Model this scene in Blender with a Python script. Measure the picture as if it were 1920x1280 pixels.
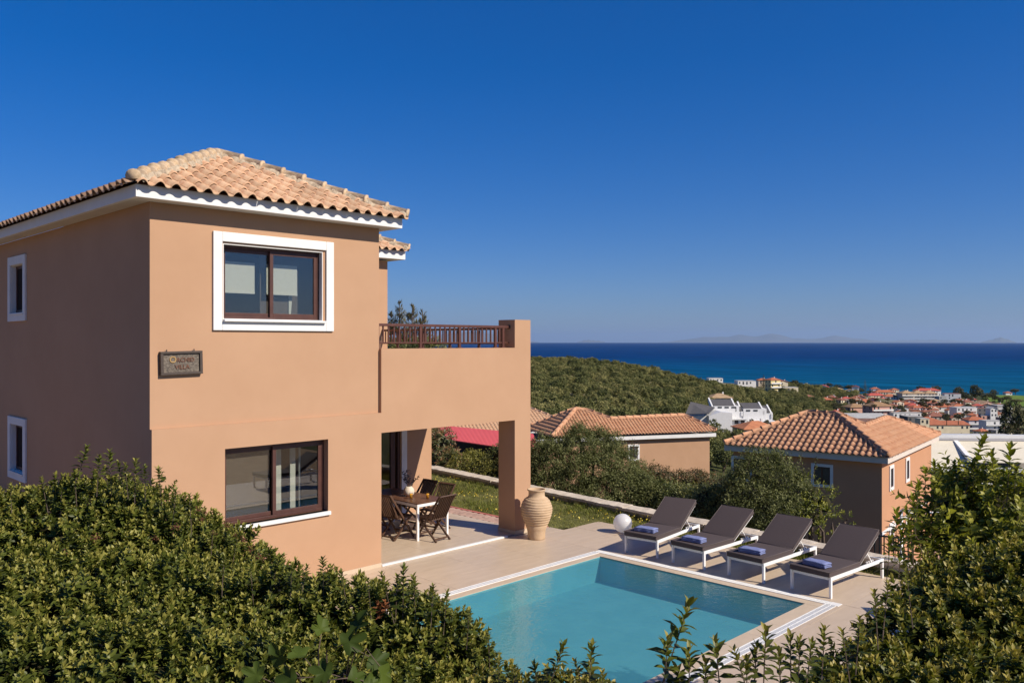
import bpy, bmesh, math, random
import numpy as np
from mathutils import Vector, Matrix
for o in list(bpy.data.objects): bpy.data.objects.remove(o)
SC = bpy.context.scene
COL = SC.collection
random.seed(7); RNG = np.random.default_rng(7)
# ------------------------------------------------------------------ camera, sky, sun, exposure
CAM_H = 4.0; FPX = 1570.0; YAW = math.radians(44.725)
cd = bpy.data.cameras.new('camera'); cd.sensor_width = 36; cd.lens = 36*FPX/1920
cd.clip_start = .1; cd.clip_end = 300000
cam = bpy.data.objects.new('camera', cd); COL.objects.link(cam)
cam.location = (0, 0, CAM_H); cam.rotation_euler = (math.pi/2, 0, YAW-math.pi/2)
SC.camera = cam
SUN = Vector((.27, -1.0, .79)).normalized()
SUN_EL = math.asin(SUN.z); SUN_AZ = math.atan2(SUN.x, SUN.y)
w = bpy.data.worlds.new('World'); SC.world = w; w.use_nodes = True
nt = w.node_tree; nt.nodes.clear()
sky = nt.nodes.new('ShaderNodeTexSky'); sky.sky_type = 'NISHITA'; sky.sun_disc = False
sky.sun_elevation = SUN_EL; sky.sun_rotation = SUN_AZ
sky.altitude = 200; sky.air_density = 1.0; sky.dust_density = .4; sky.ozone_density = 2.5
SKY_SAT, SKY_GAM, SKY_STR, SKY_GAIN = 1.17, .80, .064, (.83, 1.06, 1.69)
hs = nt.nodes.new('ShaderNodeHueSaturation'); hs.inputs['Saturation'].default_value = SKY_SAT
gm = nt.nodes.new('ShaderNodeGamma'); gm.inputs['Gamma'].default_value = SKY_GAM
bg = nt.nodes.new('ShaderNodeBackground'); bg.inputs['Strength'].default_value = SKY_STR
ow = nt.nodes.new('ShaderNodeOutputWorld')
nt.links.new(sky.outputs[0], gm.inputs['Color']); nt.links.new(gm.outputs[0], hs.inputs['Color'])
mg = nt.nodes.new('ShaderNodeMix'); mg.data_type = 'RGBA'; mg.blend_type = 'MULTIPLY'; mg.inputs['Factor'].default_value = 1; mg.inputs[7].default_value = (*SKY_GAIN, 1)
nt.links.new(hs.outputs[0], mg.inputs[6]); h2_ = nt.nodes.new('ShaderNodeHueSaturation'); h2_.inputs['Saturation'].default_value = 1.2; nt.links.new(mg.outputs[2], h2_.inputs['Color']); nt.links.new(h2_.outputs[0], bg.inputs['Color']); nt.links.new(bg.outputs[0], ow.inputs['Surface'])
sl = bpy.data.lights.new('sun', 'SUN'); sl.energy = 5.0; sl.angle = math.radians(.53); sl.color = (1, .91, .78)
so = bpy.data.objects.new('sun', sl); COL.objects.link(so)
so.rotation_euler = SUN.to_track_quat('Z', 'Y').to_euler(); so.location = (0, 0, 60)
vs = SC.view_settings; vs.view_transform = 'Standard'; vs.look = 'None'; vs.gamma = 1; vs.exposure = .3
vs.use_curve_mapping = False
SC.render.engine = 'CYCLES'
cy = SC.cycles; cy.use_denoising = True; cy.max_bounces = 8; cy.diffuse_bounces = 4; cy.glossy_bounces = 3
cy.transmission_bounces = 4; cy.transparent_max_bounces = 12; cy.caustics_reflective = False; cy.caustics_refractive = False
try: cy.denoiser = 'OPENIMAGEDENOISE'; cy.denoising_prefilter = 'ACCURATE'
except Exception: pass

# ------------------------------------------------------------------ measuring helpers
FX, FY = math.cos(YAW), math.sin(YAW); RX, RY = FY, -FX
def P(px, py, d):
    s = (px-960)/FPX
    return Vector(((FX+s*RX)*d, (FY+s*RY)*d, CAM_H+(640-py)/FPX*d))
def XY(px, d):
    s = (px-960)/FPX
    return ((FX+s*RX)*d, (FY+s*RY)*d)
def lerp(a, b, t): return a+(b-a)*t

# ------------------------------------------------------------------ materials
MATS = {}
def node_mat(name):
    m = bpy.data.materials.new(name); m.use_nodes = True
    n = m.node_tree.nodes; n.clear()
    out = n.new('ShaderNodeOutputMaterial'); b = n.new('ShaderNodeBsdfPrincipled')
    m.node_tree.links.new(b.outputs[0], out.inputs['Surface'])
    MATS[name] = m
    return m, n, m.node_tree.links, b, out
def mat(name, c1, c2=None, scale=3.0, rough=.7, bump=0.0, bscale=40., spec=.5, metal=0., detail=5., rnd=0.0, dist=.01, stretch=None, coords='Object', fac=(.35, .65)):
    m, n, L, b, out = node_mat(name)
    b.inputs['Roughness'].default_value = rough; b.inputs['Specular IOR Level'].default_value = spec
    b.inputs['Metallic'].default_value = metal
    tc = n.new('ShaderNodeTexCoord'); vec = tc.outputs[coords]
    if stretch:
        mp = n.new('ShaderNodeMapping'); mp.inputs['Scale'].default_value = stretch
        L.new(vec, mp.inputs[0]); vec = mp.outputs[0]
    if c2 is None: c2 = tuple(c*.85 for c in c1)
    nz = n.new('ShaderNodeTexNoise'); nz.inputs['Scale'].default_value = scale; nz.inputs['Detail'].default_value = detail
    nz.inputs['Roughness'].default_value = .62
    L.new(vec, nz.inputs['Vector'])
    rp = n.new('ShaderNodeValToRGB'); e = rp.color_ramp.elements
    e[0].position, e[1].position = fac; e[0].color = (*c1, 1); e[1].color = (*c2, 1)
    L.new(nz.outputs['Fac'], rp.inputs[0]); col = rp.outputs[0]
    if rnd:
        oi = n.new('ShaderNodeObjectInfo'); mr = n.new('ShaderNodeMapRange')
        mr.inputs['To Min'].default_value = 1-rnd; mr.inputs['To Max'].default_value = 1+rnd
        L.new(oi.outputs['Random'], mr.inputs['Value'])
        mx = n.new('ShaderNodeMix'); mx.data_type = 'RGBA'; mx.blend_type = 'MULTIPLY'; mx.inputs['Factor'].default_value = 1
        L.new(col, mx.inputs[6]); L.new(mr.outputs[0], mx.inputs[7]); col = mx.outputs[2]
    L.new(col, b.inputs['Base Color'])
    if bump:
        bn = n.new('ShaderNodeTexNoise'); bn.inputs['Scale'].default_value = bscale; bn.inputs['Detail'].default_value = 6
        L.new(vec, bn.inputs['Vector'])
        bp = n.new('ShaderNodeBump'); bp.inputs['Strength'].default_value = bump; bp.inputs['Distance'].default_value = dist
        L.new(bn.outputs['Fac'], bp.inputs['Height']); L.new(bp.outputs[0], b.inputs['Normal'])
    return m
mat('stucco', (.425, .253, .152), (.455, .275, .168), scale=.9, rough=.9, bump=.25, bscale=90, spec=.2, dist=.004, detail=8)
mat('stucco_far', (.46, .24, .135), (.49, .26, .148), scale=.7, rough=.9, spec=.2)
mat('white_paint', (.72, .71, .69), (.66, .65, .63), scale=2.2, rough=.65, spec=.3, bump=.1, bscale=60, dist=.003)
mat('soffit_paint', (.60, .58, .54), (.55, .53, .5), scale=1.5, rough=.8, spec=.2)
mat('brown_frame', (.085, .035, .026), (.065, .026, .02), scale=8, rough=.45, spec=.4)
mat('rail_brown', (.105, .04, .028), (.08, .03, .022), scale=8, rough=.45, spec=.4)
mat('dark_interior', (.10, .085, .07), (.07, .06, .05), scale=2, rough=.9)
mat('blind_fabric', (.66, .64, .56), (.6, .58, .5), scale=30, rough=.9)
mat('tile_clay', (.47, .255, .15), (.57, .39, .25), scale=9, rough=.85, bump=.35, bscale=40, dist=.006, spec=.2, rnd=.17, detail=8)
mat('tile_clay_far', (.44, .21, .115), (.51, .29, .17), scale=3.2, rough=.85, spec=.2, rnd=.12, detail=9)
mat('tile_aged', (.54, .40, .26), (.26, .19, .12), scale=11, rough=.9, bump=.5, bscale=30, dist=.01, spec=.2, rnd=.14, detail=9, fac=(.42, .72))
mat('mortar', (.52, .42, .30), (.27, .21, .15), scale=14, rough=.95, bump=.8, bscale=24, dist=.02, spec=.1)
mat('roof_board', (.25, .13, .08), (.18, .09, .06), scale=4, rough=.9)
mat('deck_tile', (.50, .385, .272), (.56, .44, .32), scale=2.6, rough=.42, spec=.45, rnd=.03, detail=9, stretch=(.6, 3, 1), bump=.05, bscale=60, dist=.002)
mat('grout', (.28, .24, .2), (.24, .2, .17), scale=20, rough=.9)
mat('coping_stone', (.51, .40, .285), (.56, .445, .32), scale=4, rough=.55, spec=.4, rnd=.03, detail=8)
mat('white_plastic', (.82, .81, .78), (.78, .77, .74), scale=5, rough=.4, spec=.5)
mat('white_metal', (.82, .81, .79), (.78, .77, .75), scale=5, rough=.3, spec=.5)
mat('cushion', (.074, .056, .055), (.085, .066, .064), scale=70, rough=.85, spec=.25, bump=.15, bscale=300, dist=.001)
mat('piping', (.11, .085, .08), (.09, .07, .066), scale=20, rough=.8)
mat('towel', (.17, .20, .37), (.22, .25, .43), scale=60, rough=.95, spec=.1, bump=.9, bscale=160, dist=.006)
def globe_mat():
    m, n, L, b, out = node_mat('globe'); b.inputs['Base Color'].default_value = (.86, .85, .84, 1); b.inputs['Roughness'].default_value = .35
    tl = n.new('ShaderNodeBsdfTranslucent'); tl.inputs[0].default_value = (.9, .9, .9, 1); mx = n.new('ShaderNodeMixShader'); mx.inputs[0].default_value = .5
    L.new(b.outputs[0], mx.inputs[1]); L.new(tl.outputs[0], mx.inputs[2]); L.new(mx.outputs[0], out.inputs['Surface'])
globe_mat()
mat('terracotta_pot', (.53, .38, .245), (.46, .32, .195), scale=7, rough=.85, bump=.3, bscale=40, dist=.006, spec=.2, detail=8)
mat('dark_teak', (.060, .030, .018), (.095, .05, .03), scale=6, rough=.5, spec=.4, rnd=.15, stretch=(12, 12, 1.2))
mat('table_teak', (.10, .045, .026), (.14, .065, .036), scale=5, rough=.38, spec=.5, rnd=.12, stretch=(8, 1, 8))
mat('vase_cream', (.7, .6, .48), (.58, .49, .38), scale=40, rough=.7, bump=.5, bscale=70)
mat('juice', (.95, .46, .03), (.9, .42, .03), rough=.3)
mat('gilt', (.42, .27, .10), (.34, .2, .07), scale=20, rough=.4)
mat('dry_leaf', (.055, .055, .062), (.11, .105, .11), scale=30, rough=.7)
mat('plaque_wood', (.065, .05, .038), (.19, .155, .12), scale=45, rough=.75, bump=1, bscale=60, dist=.01)
mat('plaque_frame', (.06, .04, .03), (.045, .03, .022), scale=12, rough=.6)
mat('copper_letters', (.17, .075, .04), (.11, .045, .025), scale=20, rough=.45)
mat('paver', (.40, .25, .19), (.45, .30, .24), scale=6, rough=.9, rnd=.14, bump=.3, bscale=40)
mat('paver_red', (.42, .13, .10), (.36, .10, .08), scale=6, rough=.9, rnd=.12)
mat('limestone', (.62, .53, .42), (.46, .38, .29), scale=7, rough=.9, bump=.6, bscale=16, dist=.02, rnd=.1, detail=9)
mat('soil', (.40, .28, .17), (.30, .20, .12), scale=3, rough=1, spec=.1)
mat('lawn_soil', (.10, .105, .035), (.15, .135, .05), scale=1.4, rough=1, spec=.1, detail=8)
mat('bark', (.12, .085, .06), (.08, .055, .04), scale=10, rough=.95, bump=.8, bscale=20, dist=.02)
mat('red_sheet', (.70, .115, .11), (.66, .105, .10), scale=1, rough=.6, spec=.3)
mat('awning_cream', (.66, .60, .48), (.62, .56, .44), scale=2, rough=.8)
mat('grey_metal', (.40, .39, .37), (.34, .33, .32), scale=4, rough=.5)
mat('dark_metal', (.03, .03, .03), (.02, .02, .02), rough=.5)
mat('solar_dark', (.12, .11, .105), (.09, .085, .08), scale=2, rough=.6, spec=.3)
mat('town_window', (.055, .06, .07), (.04, .045, .05), scale=2, rough=.2)
mat('flower', (.80, .62, .06), (.85, .72, .2), rough=.7)
mat('fascia_far', (.66, .57, .49), (.6, .52, .45), scale=2, rough=.7)
mat('concrete', (.42, .39, .35), (.34, .31, .28), scale=1.5, rough=.9)

def schlick(n, L, f0, normal=None):
    """two sided Fresnel for thin sheets"""
    lw = n.new('ShaderNodeLayerWeight'); lw.inputs['Blend'].default_value = .5
    if normal is not None: L.new(normal, lw.inputs['Normal'])
    pw = n.new('ShaderNodeMath'); pw.operation = 'POWER'; pw.inputs[1].default_value = 5; L.new(lw.outputs['Facing'], pw.inputs[0])
    ma = n.new('ShaderNodeMath'); ma.operation = 'MULTIPLY_ADD'; ma.use_clamp = True; ma.inputs[1].default_value = 1-f0; ma.inputs[2].default_value = f0
    L.new(pw.outputs[0], ma.inputs[0]); return ma.outputs[0]
def glass_mat(name, tint, ior=1.6, extra=0.0, rough=0.0):
    m, n, L, b, out = node_mat(name); n.remove(b)
    tr = n.new('ShaderNodeBsdfTransparent'); tr.inputs[0].default_value = (*tint, 1)
    gl = n.new('ShaderNodeBsdfGlossy'); gl.inputs['Roughness'].default_value = rough
    fr = schlick(n, L, ((ior-1)/(ior+1))**2+extra)
    mx = n.new('ShaderNodeMixShader'); L.new(fr, mx.inputs[0]); L.new(tr.outputs[0], mx.inputs[1]); L.new(gl.outputs[0], mx.inputs[2])
    L.new(mx.outputs[0], out.inputs['Surface'])
    return m
glass_mat('pane_glass', (.86, .88, .87), 1.5, .06)
glass_mat('clear_glass', (.985, .985, .985), 1.4)
def screen_mat():
    m, n, L, b, out = node_mat('insect_screen'); b.inputs['Base Color'].default_value = (.22, .17, .135, 1); b.inputs['Roughness'].default_value = 1; b.inputs['Specular IOR Level'].default_value = 0
    tr = n.new('ShaderNodeBsdfTransparent'); mx = n.new('ShaderNodeMixShader'); mx.inputs[0].default_value = .6
    L.new(tr.outputs[0], mx.inputs[1]); L.new(b.outputs[0], mx.inputs[2]); L.new(mx.outputs[0], out.inputs['Surface'])
screen_mat()
mat('net_curtain', (.16, .125, .10), (.12, .095, .078), scale=6, rough=1, stretch=(9, 1, .6), spec=0)
mat('dark_pane_paint', (.022, .016, .014), rough=.8, spec=.1)  # near black matte paint for panes, in place of reflecting glass

def water_mat():
    m, n, L, b, out = node_mat('pool_water'); n.remove(b)
    tc = n.new('ShaderNodeTexCoord')
    nz = n.new('ShaderNodeTexNoise'); nz.inputs['Scale'].default_value = 9; nz.inputs['Detail'].default_value = 3
    n2 = n.new('ShaderNodeTexNoise'); n2.inputs['Scale'].default_value = 30; n2.inputs['Detail'].default_value = 2
    L.new(tc.outputs['Object'], nz.inputs['Vector']); L.new(tc.outputs['Object'], n2.inputs['Vector'])
    ad = n.new('ShaderNodeMath'); ad.operation = 'MULTIPLY_ADD'; ad.inputs[1].default_value = .35
    L.new(n2.outputs['Fac'], ad.inputs[0]); L.new(nz.outputs['Fac'], ad.inputs[2])
    bp = n.new('ShaderNodeBump'); bp.inputs['Strength'].default_value = .38; bp.inputs['Distance'].default_value = .02
    L.new(ad.outputs[0], bp.inputs['Height'])
    tr = n.new('ShaderNodeBsdfTransparent'); tr.inputs[0].default_value = (.76, .95, .98, 1)
    gl = n.new('ShaderNodeBsdfGlossy'); gl.inputs['Roughness'].default_value = .03; L.new(bp.outputs[0], gl.inputs['Normal'])
    fr = schlick(n, L, .02, bp.outputs[0])
    df = n.new('ShaderNodeBsdfDiffuse'); df.inputs[0].default_value = (.11, .345, .375, 1)      # light scattered by the water itself
    m0 = n.new('ShaderNodeMixShader'); m0.inputs[0].default_value = .26; L.new(tr.outputs[0], m0.inputs[1]); L.new(df.outputs[0], m0.inputs[2])
    mx = n.new('ShaderNodeMixShader'); L.new(fr, mx.inputs[0]); L.new(m0.outputs[0], mx.inputs[1]); L.new(gl.outputs[0], mx.inputs[2])
    L.new(mx.outputs[0], out.inputs['Surface'])
water_mat()
mat('pool_plaster', (.12, .325, .36), (.145, .365, .395), scale=2.2, rough=.8, spec=.2)

def sea_mat():
    m, n, L, b, out = node_mat('sea_water')
    tc = n.new('ShaderNodeTexCoord')
    # colour by distance off the shore (shallow water is turquoise): camera depth axis runs square to the beach
    dt = n.new('ShaderNodeVectorMath'); dt.operation = 'DOT_PRODUCT'; dt.inputs[1].default_value = (FX+.12*RX, FY+.12*RY, 0)
    L.new(tc.outputs['Object'], dt.inputs[0])
    nz = n.new('ShaderNodeTexNoise'); nz.inputs['Scale'].default_value = .0035; nz.inputs['Detail'].default_value = 6
    L.new(tc.outputs['Object'], nz.inputs['Vector'])
    ma = n.new('ShaderNodeMath'); ma.operation = 'MULTIPLY_ADD'; ma.inputs[1].default_value = 420
    L.new(nz.outputs['Fac'], ma.inputs[0]); L.new(dt.outputs['Value'], ma.inputs[2])
    mr = n.new('ShaderNodeMapRange'); mr.inputs['From Min'].default_value = 1150; mr.inputs['From Max'].default_value = 3600
    L.new(ma.outputs[0], mr.inputs['Value'])
    rp = n.new('ShaderNodeValToRGB'); e = rp.color_ramp.elements
    e[0].color = (.004, .085, .165, 1); e[1].color = (.0005, .034, .135, 1)
    e2 = e.new(.35); e2.color = (.001, .066, .165, 1)
    L.new(mr.outputs[0], rp.inputs[0])
    # wind streaks
    mp = n.new('ShaderNodeMapping'); mp.inputs['Rotation'].default_value = (0, 0, -(YAW)); mp.inputs['Scale'].default_value = (.02, .0035, 1)
    L.new(tc.outputs['Object'], mp.inputs[0])
    n3 = n.new('ShaderNodeTexNoise'); n3.inputs['Scale'].default_value = 1; n3.inputs['Detail'].default_value = 8; n3.inputs['Roughness'].default_value = .7
    L.new(mp.outputs[0], n3.inputs['Vector'])
    m2 = n.new('ShaderNodeMapRange'); m2.inputs['From Min'].default_value = .35; m2.inputs['From Max'].default_value = .65
    m2.inputs['To Min'].default_value = .55; m2.inputs['To Max'].default_value = 1.4
    L.new(n3.outputs['Fac'], m2.inputs['Value'])
    mx = n.new('ShaderNodeMix'); mx.data_type = 'RGBA'; mx.blend_type = 'MULTIPLY'; mx.inputs['Factor'].default_value = 1
    L.new(rp.outputs[0], mx.inputs[6]); L.new(m2.outputs[0], mx.inputs[7]); L.new(mx.outputs[2], b.inputs['Base Color'])
    b.inputs['Roughness'].default_value = .6; b.inputs['Specular IOR Level'].default_value = .0
sea_mat()

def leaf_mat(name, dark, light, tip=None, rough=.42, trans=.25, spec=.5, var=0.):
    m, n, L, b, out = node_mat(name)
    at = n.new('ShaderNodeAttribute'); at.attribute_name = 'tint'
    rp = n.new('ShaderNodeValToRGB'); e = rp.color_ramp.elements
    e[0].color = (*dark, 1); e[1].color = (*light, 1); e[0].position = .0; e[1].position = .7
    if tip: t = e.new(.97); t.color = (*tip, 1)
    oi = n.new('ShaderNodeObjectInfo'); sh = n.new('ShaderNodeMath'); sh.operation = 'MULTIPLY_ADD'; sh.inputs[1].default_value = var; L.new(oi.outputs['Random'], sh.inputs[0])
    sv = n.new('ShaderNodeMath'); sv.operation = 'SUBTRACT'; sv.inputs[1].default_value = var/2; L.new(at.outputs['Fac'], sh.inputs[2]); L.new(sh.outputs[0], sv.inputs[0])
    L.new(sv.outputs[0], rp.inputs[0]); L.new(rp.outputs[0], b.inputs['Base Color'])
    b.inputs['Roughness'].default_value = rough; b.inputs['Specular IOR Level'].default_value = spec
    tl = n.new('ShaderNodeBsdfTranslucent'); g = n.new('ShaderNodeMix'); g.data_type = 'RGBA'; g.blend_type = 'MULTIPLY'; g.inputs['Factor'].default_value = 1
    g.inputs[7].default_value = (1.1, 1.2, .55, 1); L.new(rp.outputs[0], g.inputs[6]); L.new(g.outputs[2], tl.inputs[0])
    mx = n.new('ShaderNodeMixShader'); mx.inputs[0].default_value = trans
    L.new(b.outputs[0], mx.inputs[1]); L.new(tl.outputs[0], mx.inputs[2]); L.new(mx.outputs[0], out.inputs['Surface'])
leaf_mat('hedge_leaf', (.030, .043, .008), (.118, .136, .020), (.30, .275, .06), rough=.46, spec=.3)
leaf_mat('hedge_leaf_right', (.030, .043, .008), (.128, .138, .018), (.34, .275, .06), rough=.46, spec=.3)
leaf_mat('citrus_leaf', (.045, .065, .009), (.175, .185, .02), (.36, .34, .06), spec=.35, trans=.35)
leaf_mat('fig_leaf', (.03, .05, .009), (.075, .105, .016), (.13, .16, .03), rough=.55, spec=.15)
leaf_mat('olive_leaf', (.04, .05, .015), (.125, .135, .042), (.22, .22, .09), rough=.6, spec=.2)
leaf_mat('bush_leaf', (.05, .065, .018), (.14, .155, .04), (.2, .19, .05), rough=.55)
leaf_mat('russet_leaf', (.06, .055, .02), (.12, .10, .03), (.22, .10, .04), rough=.6)
leaf_mat('mango_leaf', (.05, .06, .018), (.13, .13, .045), (.25, .12, .05), rough=.45)
leaf_mat('yellow_green_leaf', (.08, .085, .012), (.18, .17, .025), (.28, .24, .04), rough=.6)
leaf_mat('hill_leaf', (.058, .068, .020), (.165, .168, .055), (.27, .24, .09), rough=.75, trans=.15, spec=.2, var=.95)
leaf_mat('town_leaf', (.045, .048, .02), (.10, .10, .04), (.16, .13, .06), rough=.8, trans=.1, spec=.2, var=.6)
leaf_mat('conifer_leaf', (.09, .085, .045), (.17, .15, .08), (.25, .2, .12), rough=.8, trans=.15, spec=.2)
leaf_mat('grass_blade', (.10, .125, .022), (.25, .245, .06), (.40, .36, .14), rough=.8, trans=.3, spec=.15)

# ------------------------------------------------------------------ mesh builder
class MB:
    def __init__(s): s.v = []; s.f = []
    def add(s, vs, fs):
        k = len(s.v); s.v += [tuple(v) for v in vs]; s.f += [tuple(i+k for i in f) for f in fs]
    def box(s, a, b):
        x0, y0, z0 = a; x1, y1, z1 = b
        s.add([(x0,y0,z0),(x1,y0,z0),(x1,y1,z0),(x0,y1,z0),(x0,y0,z1),(x1,y0,z1),(x1,y1,z1),(x0,y1,z1)],
              [(0,3,2,1),(4,5,6,7),(0,1,5,4),(1,2,6,5),(2,3,7,6),(3,0,4,7)])
        return s
    def bar(s, p, q, w, h, up=(0, 0, 1)):
        p, q = Vector(p), Vector(q); d = (q-p).normalized(); u = Vector(up)
        if abs(d.dot(u)) > .99: u = Vector((1, 0, 0))
        r = d.cross(u).normalized(); u = r.cross(d).normalized()
        vs = []
        for c in (p, q):
            for a, b in ((-1,-1),(1,-1),(1,1),(-1,1)): vs.append(c+r*(a*w/2)+u*(b*h/2))
        s.add(vs, [(0,1,2,3),(7,6,5,4),(0,4,5,1),(1,5,6,2),(2,6,7,3),(3,7,4,0)]); return s
    def tube(s, pts, r, n=8, cap=True):
        pts = [Vector(p) for p in pts]; rs = r if isinstance(r, (list, tuple)) else [r]*len(pts)
        rings = []
        for i, p in enumerate(pts):
            d = (pts[min(i+1, len(pts)-1)]-pts[max(i-1, 0)]).normalized()
            u = Vector((0, 0, 1)) if abs(d.z) < .95 else Vector((1, 0, 0))
            a = d.cross(u).normalized(); b = a.cross(d)
            rings.append([p+(a*math.cos(t*2*math.pi/n)+b*math.sin(t*2*math.pi/n))*rs[i] for t in range(n)])
        fs = []
        for i in range(len(pts)-1):
            for t in range(n): fs.append((i*n+t, i*n+(t+1)%n, (i+1)*n+(t+1)%n, (i+1)*n+t))
        if cap: fs.append(tuple(range(n-1, -1, -1))); fs.append(tuple((len(pts)-1)*n+t for t in range(n)))
        s.add([v for r_ in rings for v in r_], fs); return s
    def lathe(s, prof, n=24, c=(0, 0, 0), wob=None):
        vs = []; fs = []
        for i, (r, z) in enumerate(prof):
            for t in range(n):
                a = 2*math.pi*t/n; rr, zz = (r, z) if wob is None else wob(r, z, a, i)
                vs.append((c[0]+rr*math.cos(a), c[1]+rr*math.sin(a), c[2]+zz))
        for i in range(len(prof)-1):
            for t in range(n): fs.append((i*n+t, i*n+(t+1)%n, (i+1)*n+(t+1)%n, (i+1)*n+t))
        s.add(vs, fs); return s
    def poly_prism(s, pts, vec):
        n = len(pts); vec = Vector(vec); a = [Vector(p) for p in pts]; b = [p+vec for p in a]
        s.add(a+b, [tuple(range(n-1, -1, -1)), tuple(range(n, 2*n))]+[(i, (i+1) % n, n+(i+1) % n, n+i) for i in range(n)]); return s
    def quad(s, *pts): s.add(pts, [tuple(range(len(pts)))]); return s
    def mesh(s, name, m, smooth=False, fix=True):
        me = bpy.data.meshes.new(name); me.from_pydata(s.v, [], s.f)
        if m: me.materials.append(MATS[m])
        if fix:
            bm = bmesh.new(); bm.from_mesh(me); bmesh.ops.recalc_face_normals(bm, faces=bm.faces); bm.to_mesh(me); bm.free()
        if smooth:
            me.polygons.foreach_set('use_smooth', [True]*len(me.polygons))
        return me
    def build(s, name, m, parent=None, smooth=False, bevel=0, fix=True):
        o = bpy.data.objects.new(name, s.mesh(name, m, smooth, fix)); COL.objects.link(o)
        if parent is not None: o.parent = parent
        if bevel:
            md = o.modifiers.new('edge', 'BEVEL'); md.width = bevel; md.segments = 2; md.limit_method = 'ANGLE'
        return o
def tag(o, label=None, cat=None, group=None, kind=None):
    if label: o['label'] = label
    if cat: o['category'] = cat
    if group: o['group'] = group
    if kind: o['kind'] = kind
    return o
def thing(name, label, cat, loc=(0, 0, 0), rz=0., group=None):
    o = bpy.data.objects.new(name, None); o.empty_display_size = .2; COL.objects.link(o)
    o.location = loc; o.rotation_euler = (0, 0, rz)
    return tag(o, label, cat, group)
def meshobj(name, me, parent=None):
    o = bpy.data.objects.new(name, me); COL.objects.link(o)
    if parent is not None: o.parent = parent
    return o
def copy_tree(o, parent=None):
    c = o.copy(); COL.objects.link(c); c.parent = parent
    for ch in list(o.children): copy_tree(ch, c)
    return c
def cells(xs, zs, keep, y0, y1, axis='y'):
    """solid wall plate of thickness y0..y1 over the grid cells that are kept; axis says which world axis the thickness runs along"""
    m = MB(); nx, nz = len(xs)-1, len(zs)-1
    K = [[bool(keep(i, j, (xs[i]+xs[i+1])/2, (zs[j]+zs[j+1])/2)) for j in range(nz)] for i in range(nx)]
    def pt(a, t, z): return (a, t, z) if axis == 'y' else (t, a, z)
    g = lambda i, j: 0 <= i < nx and 0 <= j < nz and K[i][j]
    for i in range(nx):
        for j in range(nz):
            if not K[i][j]: continue
            a, b, c, d = xs[i], xs[i+1], zs[j], zs[j+1]
            m.quad(pt(a,y0,c), pt(b,y0,c), pt(b,y0,d), pt(a,y0,d)); m.quad(pt(a,y1,c), pt(a,y1,d), pt(b,y1,d), pt(b,y1,c))
            if not g(i-1, j): m.quad(pt(a,y0,c), pt(a,y0,d), pt(a,y1,d), pt(a,y1,c))
            if not g(i+1, j): m.quad(pt(b,y0,c), pt(b,y1,c), pt(b,y1,d), pt(b,y0,d))
            if not g(i, j-1): m.quad(pt(a,y0,c), pt(a,y1,c), pt(b,y1,c), pt(b,y0,c))
            if not g(i, j+1): m.quad(pt(a,y0,d), pt(b,y0,d), pt(b,y1,d), pt(a,y1,d))
    return m
def weld(o):
    bm = bmesh.new(); bm.from_mesh(o.data); bmesh.ops.remove_doubles(bm, verts=bm.verts, dist=1e-4)
    bmesh.ops.recalc_face_normals(bm, faces=bm.faces); bm.to_mesh(o.data); bm.free(); return o

# ------------------------------------------------------------------ terrain (one sheet to the coast), sea, far islands
CP = []   # ground control points x, y, z
def cp(px, d, z): x, y = XY(px, d); CP.append((x, y, z))
for x, y in ((0,0),(6,6),(12,4),(12,12),(6,14),(10,20),(14,9),(14,16),(15,22),(8,26),(-4,6),(4,-4),(-4,16)): CP.append((x, y, -2.6))
for t in ((1000,23,-1.6),(1250,21,-1.4),(1450,20,-1.6),(1600,20,-2.4),(1800,18,-2.6),(850,28,-.7),(700,36,-.6),(1150,30,-3.6),(1350,30,-5),(1550,30,-6.4),(1500,40,-7.4),
          (1700,40,-7.6),(1850,42,-9),(1650,52,-8.4),(900,45,-2.4),(760,50,-1.2),(1000,50,-6),(1200,58,-8.6),(1350,60,-9.2),(1050,72,-10),(900,70,-6),
          (1200,105,-17),(1400,105,-18),(1600,100,-17),(1800,100,-17),(1900,70,-12),(1000,105,-14),
          (950,170,-15),(1100,170,-16),(1250,170,-19),(1400,190,-24),(1550,200,-28),(1700,200,-29),(1900,200,-28),
          (930,280,-14),(1080,290,-15.5),(1200,300,-17.5),(1300,310,-22.5),(1320,205,-20.5),(1260,200,-17.5),(1370,250,-27),(1440,260,-29.5),(1500,310,-31),(1600,300,-37),(1750,330,-42),(1900,300,-38),
          (900,420,-8),(1000,425,-8.2),(1080,425,-8.4),(1150,425,-9.5),(1220,430,-13),(1300,440,-19),(1360,445,-23),(1420,450,-26),(1480,445,-30.5),(1540,430,-34.5),(1600,420,-40),(1700,430,-47),(1850,430,-49),
          (1000,560,-24),(1200,560,-27),(1340,700,-29.5),(1400,690,-31.5),(1455,625,-30.5),(1485,640,-31.5),(1515,700,-34.5),(1560,790,-45),(1530,560,-38),(1600,560,-50),(1750,560,-52),(1900,560,-52.5),
          (1000,800,-44),(1250,800,-42),(1500,800,-52),(1650,800,-56),(1800,800,-56.6),(1920,800,-56.5),
          (1000,1000,-56),(1300,1000,-55),(1500,1000,-58),(1700,1000,-58.6),(1900,980,-58.6),(2100,900,-58),(2400,700,-55),(2400,300,-38),(2200,120,-20)): cp(*t)
for a in range(-80, 81, 16):
    for r, z in ((1160, -63), (1300, -70)):
        h = YAW-math.radians(a); CP.append((r*math.cos(h), r*math.sin(h), z))
for a in (110, 145, 180, 215, 250):
    h = YAW-math.radians(a)
    for r, z in ((120, -3), (400, -10), (1200, -30)): CP.append((r*math.cos(h), r*math.sin(h), z))
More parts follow.
